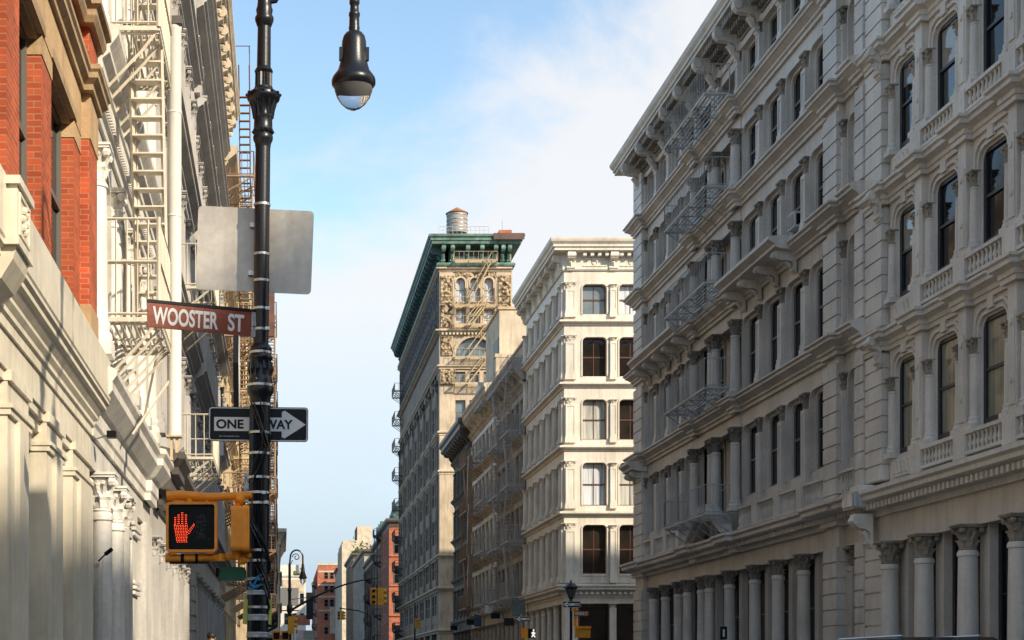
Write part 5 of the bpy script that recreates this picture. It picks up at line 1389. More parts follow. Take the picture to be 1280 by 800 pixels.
def rrect(w, h, r, n=5):
    pts = []
    for cx, cz, a0 in ((w / 2 - r, h / 2 - r, 0), (-w / 2 + r, h / 2 - r, 90), (-w / 2 + r, -h / 2 + r, 180), (w / 2 - r, -h / 2 + r, 270)):
        for i in range(n + 1):
            a = R(a0 + 90 * i / n); pts.append((cx + r * math.cos(a), cz + r * math.sin(a)))
    return pts
FXZ = Fr(0, 0, (1, 0), (0, -1))          # u = +X, v = +Z, w = towards the viewer

def plate(w, h, r, t):
    mb = MB(); mb.prism(FXZ, rrect(w, h, r), -t / 2, t / 2); return mb

def one_way(root, w, h, flip=False, small=True, lw=None):
    """black plate with white border and an arrow carrying the words; built round the root's origin"""
    part_l(plate(w, h, .03, .004), 'plate', 'sign_black', root)
    b = MB(); o = rrect(w - .012, h - .012, .026); i = rrect(w - .03, h - .03, .02); k = len(o)
    vs = [FXZ.p(a, c, .0032) for a, c in o] + [FXZ.p(a, c, .0032) for a, c in i]
    b.add(vs, [(j, (j + 1) % k, k + (j + 1) % k, k + j) for j in range(k)]); part_l(b, 'border', 'sign_white', root)
    s = -1 if flip else 1
    poly = [(-.443, -.175), (-.443, .235), (.235, .235), (.262, .41), (.30, .41), (.475, -.05), (.30, -.41), (.262, -.41), (.235, -.235), (.235, -.175)]
    poly = [(-.443, -.20), (-.443, .20), (.235, .20), (.235, .36), (.265, .40), (.475, .0), (.265, -.40), (.235, -.36), (.235, -.20)]
    a = MB(); a.prism(FXZ, [(s * x * w, y * h) for x, y in poly][::s], .0022, .0036); part_l(a, 'arrow', 'sign_white', root)
    lettering('ONE', root, (s * -.285 * w, -.0052, 0), .275 * w, .27 * h, 'sign_black', bold=.032)
    lettering('WAY', root, (s * .20 * w, -.0052, 0), .29 * w, .27 * h, 'sign_black', bold=.032)
    if small: lettering('DEPT OF TRANSPORTATION', root, (-.29 * w, -.0045, -.355 * h), .2 * w, .03 * h, 'sign_white')

def part_l(mb, name, mat, root, smooth=None):
    """vertices given in the root's own space"""
    return link(name, mb.mesh(name, M[mat], (0, 0, 0), smooth), root)

# ------------------------------------------------------------------ the lamppost in front
PX, PY, PZ = -.236, 14.5, .5
LEAN = .0112
def hz(y): return 1.7 + (838 - y) / 138 - PZ
def lamp_post():
    t = thing('lamp_post', 'black fluted cast iron lamppost with leafy collars and wrapped steel straps, nearest to us', 'lamppost', (PX, PY, PZ))
    mb = MB()
    r = lambda px: px / 138
    P = [(.26, 0), (.27, .03), (.27, .22), (.235, .26), (.25, .3), (.22, .36), (.17, .55), (.15, .8), (.16, .86), (.135, .92)]
    mb.lathe([(a, b, 0) for a, b in P] + [(r(14.5), hz(815), 0), (r(13.2), hz(800), 1), (r(13.0), hz(505), 1), (r(12.6), hz(501), 0)], n=40, flutes=1, depth=.16)
    mb.smooth = False; part_l(mb, 'fluted_shaft', 'black_iron', t)
    mb = MB()
    mb.lathe([(r(a), hz(y)) for y, a in ((503, 12.5), (500, 13.2), (496, 13.5), (492, 16.2), (486, 17), (483, 16), (479, 15), (475, 15.2), (473, 14.4), (468, 13.4), (458, 12.6), (452, 13), (449, 15), (446, 15.2), (443, 13.4), (440, 13.2), (438, 14.2), (435, 14.0), (432, 11.5), (430, 10.2))], n=28)
    mb.smooth = True; part_l(mb, 'lower_collar', 'black_iron', t)
    mb = MB()
    for k in range(10):
        a = k * math.pi / 5
        mb.tube([(r(12.6) * math.cos(a), r(12.6) * math.sin(a), hz(470)), (r(13.8) * math.cos(a + .1), r(13.8) * math.sin(a + .1), hz(462)), (r(13.2) * math.cos(a), r(13.2) * math.sin(a), hz(452))], [.012, .022, .010], 5)
    part_l(mb, 'collar_leaves', 'black_iron', t)
    mb = MB(); mb.lathe([(r(9.9), hz(432)), (r(9.3), hz(182))], n=24); mb.smooth = True; part_l(mb, 'plain_shaft', 'black_iron', t)
    mb = MB()
    mb.lathe([(r(a), hz(y)) for y, a in ((184, 9.6), (179, 10.2), (175, 12.2), (171, 12.6), (167, 10.8), (163, 13.0), (160, 11.8), (150, 11.4), (146, 12.6), (143, 11.4), (136, 12.4), (129, 14.5), (125, 20), (121, 21.2), (118, 20.6), (115, 17), (112, 12.4), (109, 11.4))], n=28)
    mb.smooth = True; part_l(mb, 'upper_collar', 'black_iron', t)
    mb = MB()
    for k in range(12):
        a = k * math.pi / 6
        mb.tube([(r(11.6) * math.cos(a), r(11.6) * math.sin(a), hz(148)), (r(12.6) * math.cos(a), r(12.6) * math.sin(a), hz(137)), (r(16) * math.cos(a), r(16) * math.sin(a), hz(127))], [.010, .016, .012], 5)
        mb.ball((r(20.6) * math.cos(a), r(20.6) * math.sin(a), hz(118.5)), .016, 6, 4); mb.ball((r(12.4) * math.cos(a), r(12.4) * math.sin(a), hz(165)), .014, 6, 4)
    part_l(mb, 'collar_leaves', 'black_iron', t)
    mb = MB(); mb.lathe([(r(10.8), hz(111), 1), (r(10.6), hz(92), 1), (r(11.6), hz(89), 0), (r(10.2), hz(86), 0), (r(8.7), hz(84), 0), (r(8.2), hz(30), 0)], n=32, flutes=1, depth=.14); part_l(mb, 'upper_shaft', 'black_iron', t)
    mb = MB(); mb.lathe([(r(8.2), hz(34)), (r(9.6), hz(31)), (r(11.5), hz(26)), (r(11.8), hz(22)), (r(9.6), hz(18)), (r(10.6), hz(12)), (r(9.2), hz(8)), (r(8.6), hz(2)), (r(8), hz(-30)), (r(7.6), hz(-60))], n=24); mb.smooth = True; part_l(mb, 'neck', 'black_iron', t)
    # crook, inner scroll and hanging lantern
    top = hz(-60); lx = .57 + PX * 0 + .245
    mb = MB(); rad = lx / 2; pts = []
    for i in range(17):
        a = math.pi * (1 - i / 16); pts.append((rad + rad * math.cos(a), 0, top + .55 + rad * 1.1 * math.sin(a)))
    pts = [(0, 0, top)] + pts + [(lx, 0, top + .2)]
    mb.tube(pts, [.055, .05] + [.045] * 15 + [.04, .035], 10); mb.smooth = True; part_l(mb, 'crook', 'black_iron', t)
    mb = MB(); sp = []
    for i in range(30):
        a = -.6 + i * .30; q = .30 * (1 - i / 34); sp.append((.36 + q * math.cos(math.pi + a), 0, top + .5 + q * math.sin(math.pi - a) * .9))
    mb.tube([(.05, 0, hz(2)), (.10, 0, hz(1)), (.13, 0, hz(-6)), (.10, 0, hz(-30)), (.06, 0, top)] , .02, 8); mb.tube(sp, [.022] * 28 + [.03, .03], 8)
    mb.smooth = True; part_l(mb, 'scroll', 'black_iron', t)
    mb = MB(); L = lambda y: hz(y)
    lamp = [(r(3), top + .25), (r(3.4), L(8)), (r(5.5), L(6)), (r(5.5), L(-1)), (r(3.6), L(-3))]
    body = [(r(a), L(y)) for y, a in ((108, 24.5), (104, 27.4), (99, 27.6), (96, 26.6), (93, 24.5), (87, 20), (78, 17.4), (62, 15.6), (50, 15), (44, 13.4), (40, 10.4), (38.5, 7), (37, 6.6), (33, 7), (31, 6.4), (20, 6.2), (18, 7), (15, 7), (13, 5.6), (5, 5.2), (3, 6.4), (-2, 6.4), (-4, 5), (-40, 4.4))]
    mb.lathe(body, (lx, 0, 0), 24); mb.smooth = True
    ln = part_l(mb, 'lantern', 'black_iron', t)
    mb = MB(); mb.lathe([(r(a), L(y)) for y, a in ((106, 24.4), (112, 23.6), (120, 20.8), (128, 15.4), (133, 9.5), (136, 3), (136.4, 0.4))], (lx, 0, 0), 24); mb.smooth = True; part_l(mb, 'glass_bowl', 'lamp_glass', ln)
    mb = MB(); mb.wbox(lx + .10, lx + .135, -.06, -.02, L(76), L(60)); mb.wbox(lx - .135, lx - .10, -.06, -.02, L(76), L(60)); part_l(mb, 'clips', 'black_iron', ln)
    # straps, tape wrap
    bands = MB()
    for y, px in ((441, 13.7), (482, 16.6), (506, 13.4), (541, 13.6), (567, 13.6), (575, 0), (597, 13.6), (616, 13.6), (629, 13.6), (633, 0), (688, 13.6), (701, 13.6), (724, 13.6), (759, 13.6), (256, 10.1), (318, 10.1), (351, 10.1), (386, 10.5), (412, 10.5)):
        if not px: continue
        q = r(px + .3); z = hz(y)
        bands = MB(); bands.lathe([(q - .004, z - .012), (q, z - .011), (q, z + .011), (q - .004, z + .012)], n=24, caps=False); part_l(bands, 'steel_strap', 'steel', t)
    b2 = MB()
    for y, dx in ((617, .045), (629, .07), (388, .06), (413, .06)):
        b2.wbox(dx - .018, dx + .018, -.112, -.09, hz(y) - .014, hz(y) + .014); b2.tube([(dx, -.12, hz(y)), (dx, -.10, hz(y))], .01, 8)
    part_l(b2, 'strap_buckles', 'steel', t)
    wr = MB(); rnd = random.Random(3)
    for (y0, y1, a0, tw, n) in ((505, 560, -2.4, 1.4, 5), (560, 600, -2.0, -1.2, 3), (650, 712, -3.0, 2.2, 4), (705, 800, -2.2, 2.8, 7)):
        for j in range(n):
            o = rnd.random() * 1.2; pts = []
            for i in range(9):
                q = i / 8; a = a0 + o + tw * q; rr = r(13.6) + .006 + .006 * math.sin(9 * q + j)
                pts.append((rr * math.cos(a), rr * math.sin(a), hz(y0 + (y1 - y0) * q + 6 * math.sin(j * 2.1))))
            wr = MB(); wr.tube(pts, .004 + .006 * rnd.random(), 4); part_l(wr, 'cable_tie', 'black_iron', t)
    tp = MB()
    for (y0, y1) in ((738, 744), (768, 776), (790, 797)):
        tp = MB(); tp.lathe([(r(13.5), hz(y0)), (r(13.9), hz(y0 + 1)), (r(13.7), hz((y0 + y1) / 2)), (r(14.1), hz(y1 - 1)), (r(13.5), hz(y1))], n=22, caps=False); part_l(tp, 'clear_tape', 'plastic', t)
    bl = MB()
    for (a, z, dz) in ((-1.9, 722, 3), (-2.1, 728, 5), (-1.8, 733, 2), (-2.25, 735, 3)):
        pts = [((r(13.7)) * math.cos(a + .25 * i - .3), r(13.7) * math.sin(a + .25 * i - .3), hz(z + dz * math.sin(i * 1.3))) for i in range(5)]
        bl.tube(pts, .010, 4)
    part_l(bl, 'blue_scrawl', 'ribbon_blue', t)
    fl = MB()
    for s, x0, x1 in ((-1, -.135, -.085), (1, .098, .125)):
        fl.prism(FXZ, [(x0, hz(780)), (x1, hz(781)), (x1 + .004, hz(750)), (x0 + .006, hz(748))], .02, .024)
    part_l(fl, 'yellow_tags', 'tape_yellow', t)
    t.rotation_euler = (0, LEAN, 0)

def blank_sign():
    t = thing('traffic_sign', 'blank bare aluminium back of a large traffic sign on the lamppost', 'sign', (-.246, 14.66, 5.55))
    mb = plate(1.06, .765, .04, .005); part_l(mb, 'plate', 'alu', t)
    mb = MB(); mb.wbox(-.05, .05, -.05, -.004, .2, .24); mb.wbox(-.05, .05, -.05, -.004, -.24, -.2); part_l(mb, 'clamps', 'steel', t)
    t.rotation_euler = (0, R(2.2), R(2))
def street_sign():
    t = thing('street_name_sign', 'brown street name sign reading WOOSTER ST on the lamppost', 'sign', (-.735, 14.32, 4.84))
    mb = MB(); mb.wbox(-.475, .475, -.012, .012, -.108, .108); part_l(mb, 'panel', 'sign_brown', t)
    mb = MB(); mb.wbox(-.48, .50, -.018, .018, .1085, .135); part_l(mb, 'top_rail', 'sign_black', t)
    mb = MB(); mb.wbox(.4755, .53, -.025, .025, -.115, .108); mb.wbox(.49, .515, -.045, -.0255, -.02, .02); part_l(mb, 'end_bracket', 'steel', t)
    lettering('WOOSTER', t, (-.13, -.0142, -.002), .60, .158, 'sign_white', bold=.028)
    lettering('ST', t, (.335, -.0142, -.002), .15, .158, 'sign_white', bold=.028)
    t.rotation_euler = (0, R(1.6), R(17))
def one_way_sign():
    t = thing('one_way_sign', 'black ONE WAY sign with white right arrow behind the lamppost', 'sign', (-.213, 14.63, 3.95))
    one_way(t, .912, .316); t.rotation_euler = (0, R(.6), 0)

HAND = ["00000000", ]
def hand_points():
    pts = []
    def col_(x, y0, y1, step=.066):
        y = y0
        while y <= y1 + 1e-6:
            pts.append((x, y)); y += step
    # fingers (x, base to tip), palm and thumb, in units of symbol height 1, width about .6
    for x, y0, y1 in ((-.235, .60, .82), (-.205, .60, .80), (-.13, .62, .93), (-.095, .62, .92), (-.015, .62, .985), (.02, .62, .97), (.10, .62, .93), (.135, .62, .91)):
        col_(x, y0, y1)
    y = .56
    while y > .02:
        t = y / .56
        x0, x1 = -.25 + (1 - t) * .09, .15 - (1 - t) * .02
        n = int((x1 - x0) / .05)
        for i in range(n + 1): pts.append((x0 + (x1 - x0) * i / n + (.012 if int(y * 100) % 2 else 0), y))
        y -= .048
    for i in range(6):
        q = i / 5
        pts.append((.17 + .19 * q, .34 + .26 * q)); pts.append((.21 + .17 * q, .30 + .26 * q))
    return pts

def signal_box(t, w, h, d, face=True):
    """pedestrian signal housing round the root's origin, looking at the viewer"""
    mb = MB(); o = rrect(w, h, .035); i = rrect(w - .046, h - .046, .02); k = len(o)
    mb.prism(FXZ, o, -d, -.012)
    vs = [FXZ.p(a, b, -.011) for a, b in o] + [FXZ.p(a, b, .03) for a, b in o] + [FXZ.p(a, b, .03) for a, b in i] + [FXZ.p(a, b, -.011) for a, b in i]
    fs = []
    for j in range(k):
        j2 = (j + 1) % k
        for r_ in range(3): fs.append((r_ * k + j, r_ * k + j2, (r_ + 1) * k + j2, (r_ + 1) * k + j))
        fs.append((3 * k + j, 3 * k + j2, j2, j))
    mb.add(vs, fs)
    for x in (-w * .36, w * .36): mb.wbox(x - .03, x + .03, -.02, .02, -h / 2 - .014, -h / 2 - .001)
    for x in (-w * .3, w * .3): mb.tube([(x, -.02, h / 2), (x, -.02, h / 2 + .012)], .012, 8)
    part_l(mb, 'housing', 'orange', t)
    mb = MB(); mb.prism(FXZ, i, -.0108, -.006); part_l(mb, 'signal_face', 'lens_black', t)

def ped_signal():
    t = thing('pedestrian_signal', 'orange pedestrian signal with a lit red stop hand', 'pedestrian signal', (-.807, 14.35, 2.985))
    signal_box(t, .457, .45, .17)
    def dot_mesh(pts, cx, s, r_):
        mb = MB()
        for x, y in pts:
            c = (cx + x * s, (y - .5) * s)
            mb.add([FXZ.p(c[0] + r_ * math.cos(a * math.pi / 3), c[1] + r_ * math.sin(a * math.pi / 3), -.0052) for a in range(6)], [(0, 1, 2, 3, 4, 5)])
        return mb
    part_l(dot_mesh(hand_points(), -.085, .285, .0031), 'hand_symbol', 'led_hand', t)
    rnd = random.Random(2); pts = []
    for i in range(90):
        pts.append((rnd.gauss(0, .11), .1 + .8 * rnd.random()))
    part_l(dot_mesh(pts, .085, .285, .0035), 'walking_symbol', 'led_off', t)
    # arms that reach back to the post
    a = MB()
    a.tube([(-.26 + .03, .05, .235 + .05), (-.10, .06, .29), (.15, .07, .275), (.57, .12, .30)], [.04, .046, .040, .034], 12)
    a.tube([(-.02, .06, .225), (-.02, .06, .29)], .034, 10)
    a.smooth = True; part_l(a, 'mounting_arm', 'orange', t); a = MB()
    a.tube([(-.24, .06, -.275), (.02, .06, -.275), (.2, .07, -.27), (.55, .12, -.245)], [.038, .038, .032, .032], 12)
    a.tube([(.26, .06, -.30), (.26, .06, -.235)], .042, 10)
    a.smooth = True; part_l(a, 'mounting_arm', 'orange', t)
    b = MB(); b.tube([(-.10, .06, -.275), (-.07, .06, -.275)], .041, 12); b.tube([(.03, .06, -.2755), (.055, .06, -.275)], .041, 12); b.wbox(-.2, .16, .02, .1, -.325, -.312); part_l(b, 'arm_clamp', 'lens_black', t)
    # second head, seen from the side
    t = thing('pedestrian_signal', 'orange pedestrian signal head seen side on beside the lamppost', 'pedestrian signal', (-.372, 14.42, 2.965))
    mb = MB(); FYZ = Fr(0, 0, (0, 1), (1, 0)); o = rrect(.44, .405, .035)
    mb.prism(FYZ, rrect(.44, .395, .04), -.078, .03); part_l(mb, 'housing', 'orange', t)
    mb = MB(); mb.prism(FYZ, rrect(.455, .405, .04), .0301, .085); part_l(mb, 'visor', 'orange', t)
    mb = MB(); mb.tube([(-.02, 0, .2), (-.02, 0, .27)], [.03, .036], 10); mb.ball((.0, -.02, .275), .045, 10, 7); mb.tube([(-.02, 0, -.2), (-.02, 0, -.26)], [.03, .036], 10); mb.ball((.02, -.02, -.275), .04, 10, 7)
    mb.smooth = True; part_l(mb, 'pivots', 'orange', t)
    t = thing('hanging_plate', 'small green plate under the orange pedestrian signal', 'sign', (-.46, 14.9, 2.6))
    mb = plate(.245, .125, .03, .03); part_l(mb, 'plate', 'sign_green', t)
    mb = MB(); mb.wbox(-.15, -.123, -.03, .03, -.03, .05); mb.wbox(.1, .13, .016, .04, -.04, .04); part_l(mb, 'clips', 'lens_black', t)

# ------------------------------------------------------------------ smaller posts further off
def crook_post():
    px, py = .435, 87.0; z0 = .5
    t = thing('lamp_post', 'distant black bishop crook lamppost carrying a curved signal arm', 'lamppost', (px, py, z0))
    mb = MB(); mb.lathe([(.22, 0), (.22, .3), (.14, .8), (.1, 1.0), (.1, 4.3), (.16, 4.4), (.16, 4.7), (.09, 4.8), (.085, 5.5), (.13, 5.56), (.08, 5.7), (.07, 7.0)], n=14); mb.smooth = True; part_l(mb, 'shaft', 'black_iron', t)
    mb = MB(); pts = [(0, 0, 7.0)]; rad = .34
    for i in range(15):
        a = math.pi * (1 - i / 14); pts.append((rad + .04 + rad * math.cos(a), 0, 7.35 + rad * 1.15 * math.sin(a)))
    pts.append((2 * rad + .04, 0, 6.95)); mb.tube(pts, .045, 8); mb.smooth = True; part_l(mb, 'crook', 'black_iron', t)
    mb = MB(); sp = []
    for i in range(22):
        a = i * .38; q = .22 * (1 - i / 26); sp.append((.36 + q * math.cos(math.pi - a), 0, 7.35 + q * math.sin(math.pi - a)))
    mb.tube(sp, .028, 6); mb.tube([(.02, 0, 6.9), (.16, 0, 7.2)], .025, 6); part_l(mb, 'scroll', 'black_iron', t)
    mb = MB(); c = (2 * rad + .04, 0, 0); mb.lathe([(.06, 7.0), (.08, 6.85), (.12, 6.5), (.2, 6.3), (.22, 6.22), (.18, 6.18)], c, 14); mb.smooth = True; ln = part_l(mb, 'lantern', 'black_iron', t)
    mb = MB(); mb.lathe([(.17, 6.19), (.15, 6.0), (.05, 5.88), (.01, 5.87)], c, 12); mb.smooth = True; part_l(mb, 'glass_bowl', 'lamp_glass', ln)
    mb = MB(); mb.wbox(-.5, .5, -.03, .03, 4.42, 4.48); part_l(mb, 'cross_bar', 'black_iron', t)
    # signal arm
    t2 = thing('signal_mast', 'long curved black mast arm reaching over the road from the distant lamppost', 'mast arm', (px, py, 4.6))
    mb = MB(); pts = [(0.05 + 4.75 * q, 0, .35 + 1.75 * (1 - (1 - q) ** 1.7)) for q in [i / 12 for i in range(13)]]
    mb.tube(pts, [.07 - .003 * i for i in range(13)], 8); mb.tube([(.05, 0, .95), (1.6, 0, 1.15)], .02, 5); mb.smooth = True; part_l(mb, 'arm', 'black_iron', t2)
    traffic_signal((px + 4.72, py - .1, 5.72), 'yellow traffic signal pair hanging from the end of the mast arm', two=True)
    traffic_signal((px + .08, py - .3, 4.15), 'yellow traffic signal fixed to the distant crook lamppost', two=False)
    t3 = thing('pedestrian_signal', 'distant yellow pedestrian signal pair low on the crook lamppost', 'pedestrian signal', (px - .5, py - .2, 3.6))
    for k, x in enumerate((-.2, .28)):
        mb = MB(); mb.wbox(x - .22, x + .2, 0, .3, -.25, .22); mb.wbox(x - .24, x + .22, -.06, -.001, .16, .24); part_l(mb, 'housing', 'orange', t3)
        mb = MB(); mb.wbox(x - .17, x + .15, -.03, -.002, -.2, .15); part_l(mb, 'signal_face', 'lens_black', t3)
    pole = MB(); pole.lathe([(.07, .4), (.06, 3.9)], (px + .25, py - 2.4, 0), 10); solo(pole, 'sign_pole', 'steel', 'thin pale steel pole in front of the distant crook lamppost', 'pole', (px + .25, py - 2.4, .4))

def traffic_signal(c, label, two=False, s=1.0, name='traffic_signal'):
    t = thing(name, label, 'traffic signal', c)
    for k, x in enumerate((-.17, .22) if two else (0,)):
        mb = MB(); d = .16
        mb.prism(FXZ, rrect(.32 * s, .95 * s, .04), -d, d)
        mb.v = [(a + x * s, b, cc) for a, b, cc in mb.v]
        part_l(mb, 'housing', 'yellow', t)
        vs = MB()
        for z in (.3, 0, -.3):
            if two and k == 1 or not two:
                # hooded lenses look sideways down the cross street
                pts = [(x * s + .15 * s + .0, 0, z * s), (x * s + .34 * s, 0, z * s - .02)]
                vs.tube(pts, .125 * s, 10)
            else:
                vs.tube([(x * s, -d, z * s), (x * s, -d - .14, z * s - .01)], .12 * s, 10)
        part_l(vs, 'hoods', 'yellow', t)
        ln = MB()
        for z in (.3, 0, -.3):
            if two and k == 1 or not two: ln.tube([(x * s + .341 * s, 0, z * s - .02), (x * s + .345 * s, 0, z * s - .02)], .10 * s, 10)
            else: ln.tube([(x * s, -d - .141, z * s - .01), (x * s, -d - .145, z * s - .01)], .10 * s, 10)
        part_l(ln, 'lenses', 'lens_black', t)
    mb = MB(); mb.tube([(0, 0, .47 * s), (0, 0, .62 * s)], .04 * s, 8); part_l(mb, 'hanger', 'black_iron', t)
    return t

def corner_posts():
    # lantern post at the white corner
    px, py = 14.2, 78.5
    t = thing('lamp_post', 'slim black lantern post before the white corner building', 'lamppost', (px, py, .5))
    mb = MB(); mb.lathe([(.18, 0), (.18, .3), (.09, .7), (.075, 1), (.065, 4.55), (.1, 4.6), (.05, 4.7)], n=12); mb.smooth = True; part_l(mb, 'shaft', 'black_iron', t)
    mb = MB(); mb.lathe([(.1, 4.7), (.12, 4.74), (.3, 5.22), (.36, 5.25), (.36, 5.3), (.18, 5.45), (.06, 5.5), (.03, 5.62), (.0, 5.66)], n=8); part_l(mb, 'lantern', 'black_iron', t)
    mb = MB()
    for a in range(8):
        an = (a + .5) * math.pi / 4; an2 = an + .28; an1 = an - .28
        mb.add([(.16 * math.cos(an1), .16 * math.sin(an1), 4.8), (.16 * math.cos(an2), .16 * math.sin(an2), 4.8), (.30 * math.cos(an2), .30 * math.sin(an2), 5.18), (.30 * math.cos(an1), .30 * math.sin(an1), 5.18)], [(0, 1, 2, 3)])
    part_l(mb, 'lantern_glass', 'lamp_glass', t)
    t = thing('one_way_sign', 'small ONE WAY sign pointing left on the lantern post by the white building', 'sign', (px + .0, py - .2, 4.93))
    one_way(t, .86, .3, flip=True, small=False)
    t = thing('street_name_sign', 'small dark street sign reading GREENE ST on the lantern post', 'sign', (px + .46, py - .25, 4.48))
    part_l(plate(.72, .25, .02, .02), 'plate', 'sign_brown', t); lettering('GREENE ST', t, (0, -.013, 0), .62, .15, 'sign_white', bold=.01)
    t = thing('pedestrian_signal', 'yellow pedestrian signal on an orange bracket at the lantern post', 'pedestrian signal', (px + .62, py - .15, 3.62))
    mb = MB(); mb.wbox(-.42, .28, -.1, .25, -.32, .2); mb.wbox(-.48, .3, -.2, -.101, .12, .24); part_l(mb, 'housing', 'orange', t)
    mb = MB(); mb.wbox(-.36, .22, -.12, -.1005, -.26, .1); part_l(mb, 'signal_face', 'yellow', t)
    mb = MB(); mb.tube([(-.4, .1, .25), (-.4, .1, 1.15)], .09, 8); mb.wbox(-.62, -.3, .05, .15, 1.0, 1.1); part_l(mb, 'bracket', 'orange', t)
    # sign pole at the near walk up
    px, py = 12.35, 82.5
    pole = MB(); pole.lathe([(.08, .4), (.06, 4.6)], (px, py, 0), 10); solo(pole, 'sign_pole', 'esc_tan', 'rusty orange sign pole with signs before the dark walk ups', 'pole', (px, py, .4))
    t = thing('one_way_sign', 'ONE WAY sign pointing left on the rusty sign pole', 'sign', (px + .1, py - .12, 4.35)); one_way(t, .78, .27, flip=True, small=False)
    t = thing('traffic_plate', 'plain dark plate beside the small sign on the rusty pole', 'sign', (px - .62, py + .1, 4.2)); part_l(plate(.5, .4, .02, .02), 'plate', 'sign_black', t)
    t = thing('pedestrian_signal', 'pedestrian signal showing a lit white walking figure', 'pedestrian signal', (px + .42, py - .15, 3.6))
    mb = MB(); mb.wbox(-.42, -.1, -.02, .28, -.26, .26); mb.wbox(-.1, .32, .0, .28, -.26, .26); part_l(mb, 'housing', 'orange', t)
    mb = MB(); mb.wbox(-.08, .3, -.02, -.001, -.24, .24); part_l(mb, 'signal_face', 'lens_black', t)
    mb = MB()
    mb.tube([(.2, -.03, .17), (.2, -.025, .17)], .05, 8)
    for a, b in (((.19, .1), (.18, -.04)), ((.18, -.04), (.27, -.2)), ((.18, -.04), (.10, -.19)), ((.19, .08), (.28, -.02)), ((.19, .08), (.09, .0))): mb.bar((a[0], -.026, a[1]), (b[0], -.026, b[1]), .05)
    part_l(mb, 'walking_symbol', 'led_walk', t)
    # far signal at the cross street on the right
    px, py = 12.4, 149.0
    pole = MB(); pole.lathe([(.12, .4), (.07, 8.0)], (px, py, 0), 8); solo(pole, 'signal_pole', 'black_iron', 'thin black signal pole before the tall tower', 'pole', (px, py, .4))
    traffic_signal((px + .15, py - .3, 6.1), 'small yellow traffic signal on the thin black pole before the tower')
    traffic_signal((16.15 - .1, 220 - 4, 9.2), 'tiny yellow traffic signal hanging over the far crossing') if False else None
    mb = MB(); mb.tube([(5.0, 172, 9.6), (6.3, 172, 9.0), (3.2, 172, 9.2)], .05, 5)
    t2 = thing('signal_mast', 'thin dark arm holding the farthest traffic signal above the road', 'mast arm', (9.5, 172, .4))
    mb = MB(); mb.tube([(0, 0, 0), (0, 0, 7.2), (-1.2, 0, 7.7), (-3.3, 0, 8.0)], .07, 6); part_l(mb, 'arm', 'black_iron', t2)
    traffic_signal((6.3, 171.8, 7.6), 'yellow traffic signal pair over the farthest crossing', two=True)

def shop_signs():
    def hang(x, y, z, w, h, mat, label, word=None, tm='sign_white'):
        t = thing('shop_sign', label, 'sign', (x, y, z))
        part_l(plate(w, h, .02, .08), 'panel', mat, t)
        mb = MB(); mb.bar((-w / 2, 0, h / 2 + .06), (w / 2 + .2, 0, h / 2 + .06), .03); mb.bar((w / 2 + .2, 0, h / 2 + .06), (w / 2 + .2, 0, -h / 2), .03); part_l(mb, 'bracket', 'black_iron', t)
        if word: lettering(word, t, (0, -.043, 0), w * .7, h * .35, tm)
        return t
    hang(14.6, 135.5, 5.3, .62, .42, 'sign_black', 'small black projecting sign farthest along the walk ups')
    hang(14.4, 121.5, 5.35, .7, .4, 'sign_black', 'wide black projecting sign left of the blue one')
    hang(14.3, 116.5, 5.25, .5, .72, 'sign_blue', 'dark blue projecting shop sign before the walk ups')
    hang(14.4, 111.0, 5.95, .55, .55, 'sign_white', 'pale square projecting sign above the blue one')
    hang(14.3, 107.0, 5.35, .6, .38, 'sign_black', 'black projecting sign nearest the rusty sign pole')
    hang(14.4, 97.5, 5.5, .8, 1.0, 'pane_sky', 'pale blue translucent sign beside the white corner shopfront')
    t = thing('parking_sign', 'tall narrow white sign with red letters reading NO behind the lamppost', 'sign', (-1.0, 46.3, 7.0))
    part_l(plate(.17, .85, .02, .01), 'plate', 'sign_white', t)
    for i, ch in enumerate('NO'): lettering(ch, t, (0, -.007, .22 - i * .36), .10, .2, 'sign_red')
    t = thing('projecting_sign', 'dark diamond shaped projecting sign seen edge on left of the lamppost', 'sign', (-1.75, 62.0, 13.4))
    mb = MB(); F = Fr(0, 0, (0, 1), (1, 0)); mb.prism(F, [(-1.2, 0), (0, 2.2), (1.6, 0), (0, -2.4)], -.1, .1); part_l(mb, 'panel', 'sign_black', t)
    mb = MB(); mb.prism(F, [(-.8, 0), (0, 1.6), (1.1, 0), (0, -1.7)], .101, .11); part_l(mb, 'inner_panel', 'sign_white', t)
    t = thing('projecting_sign', 'flat dark box sign fixed high on the escapes right of the lamppost', 'sign', (-.75, 92.0, 22.2))
    part_l(plate(.7, 2.6, .02, .25), 'panel', 'brick_dk', t)
    t = thing('wall_sign', 'small pale blue plate on the grey iron facade above the orange signal', 'sign', (-1.85, 46.8, 8.3))
    part_l(plate(.3, .62, .01, .02), 'plate', 'sign_white', t); lettering('P', t, (0, -.012, .08), .1, .2, 'sign_blue')
    t = thing('street_plaque', 'little dark plate with a white mark at the foot of the grey block columns', 'sign', (14.2, 51.4, 2.9))
    part_l(plate(.22, .42, .01, .03), 'plate', 'sign_black', t)
    mb = MB(); mb.wbox(-.03, .03, -.02, -.0151, -.12, .12); part_l(mb, 'mark', 'sign_white', t)

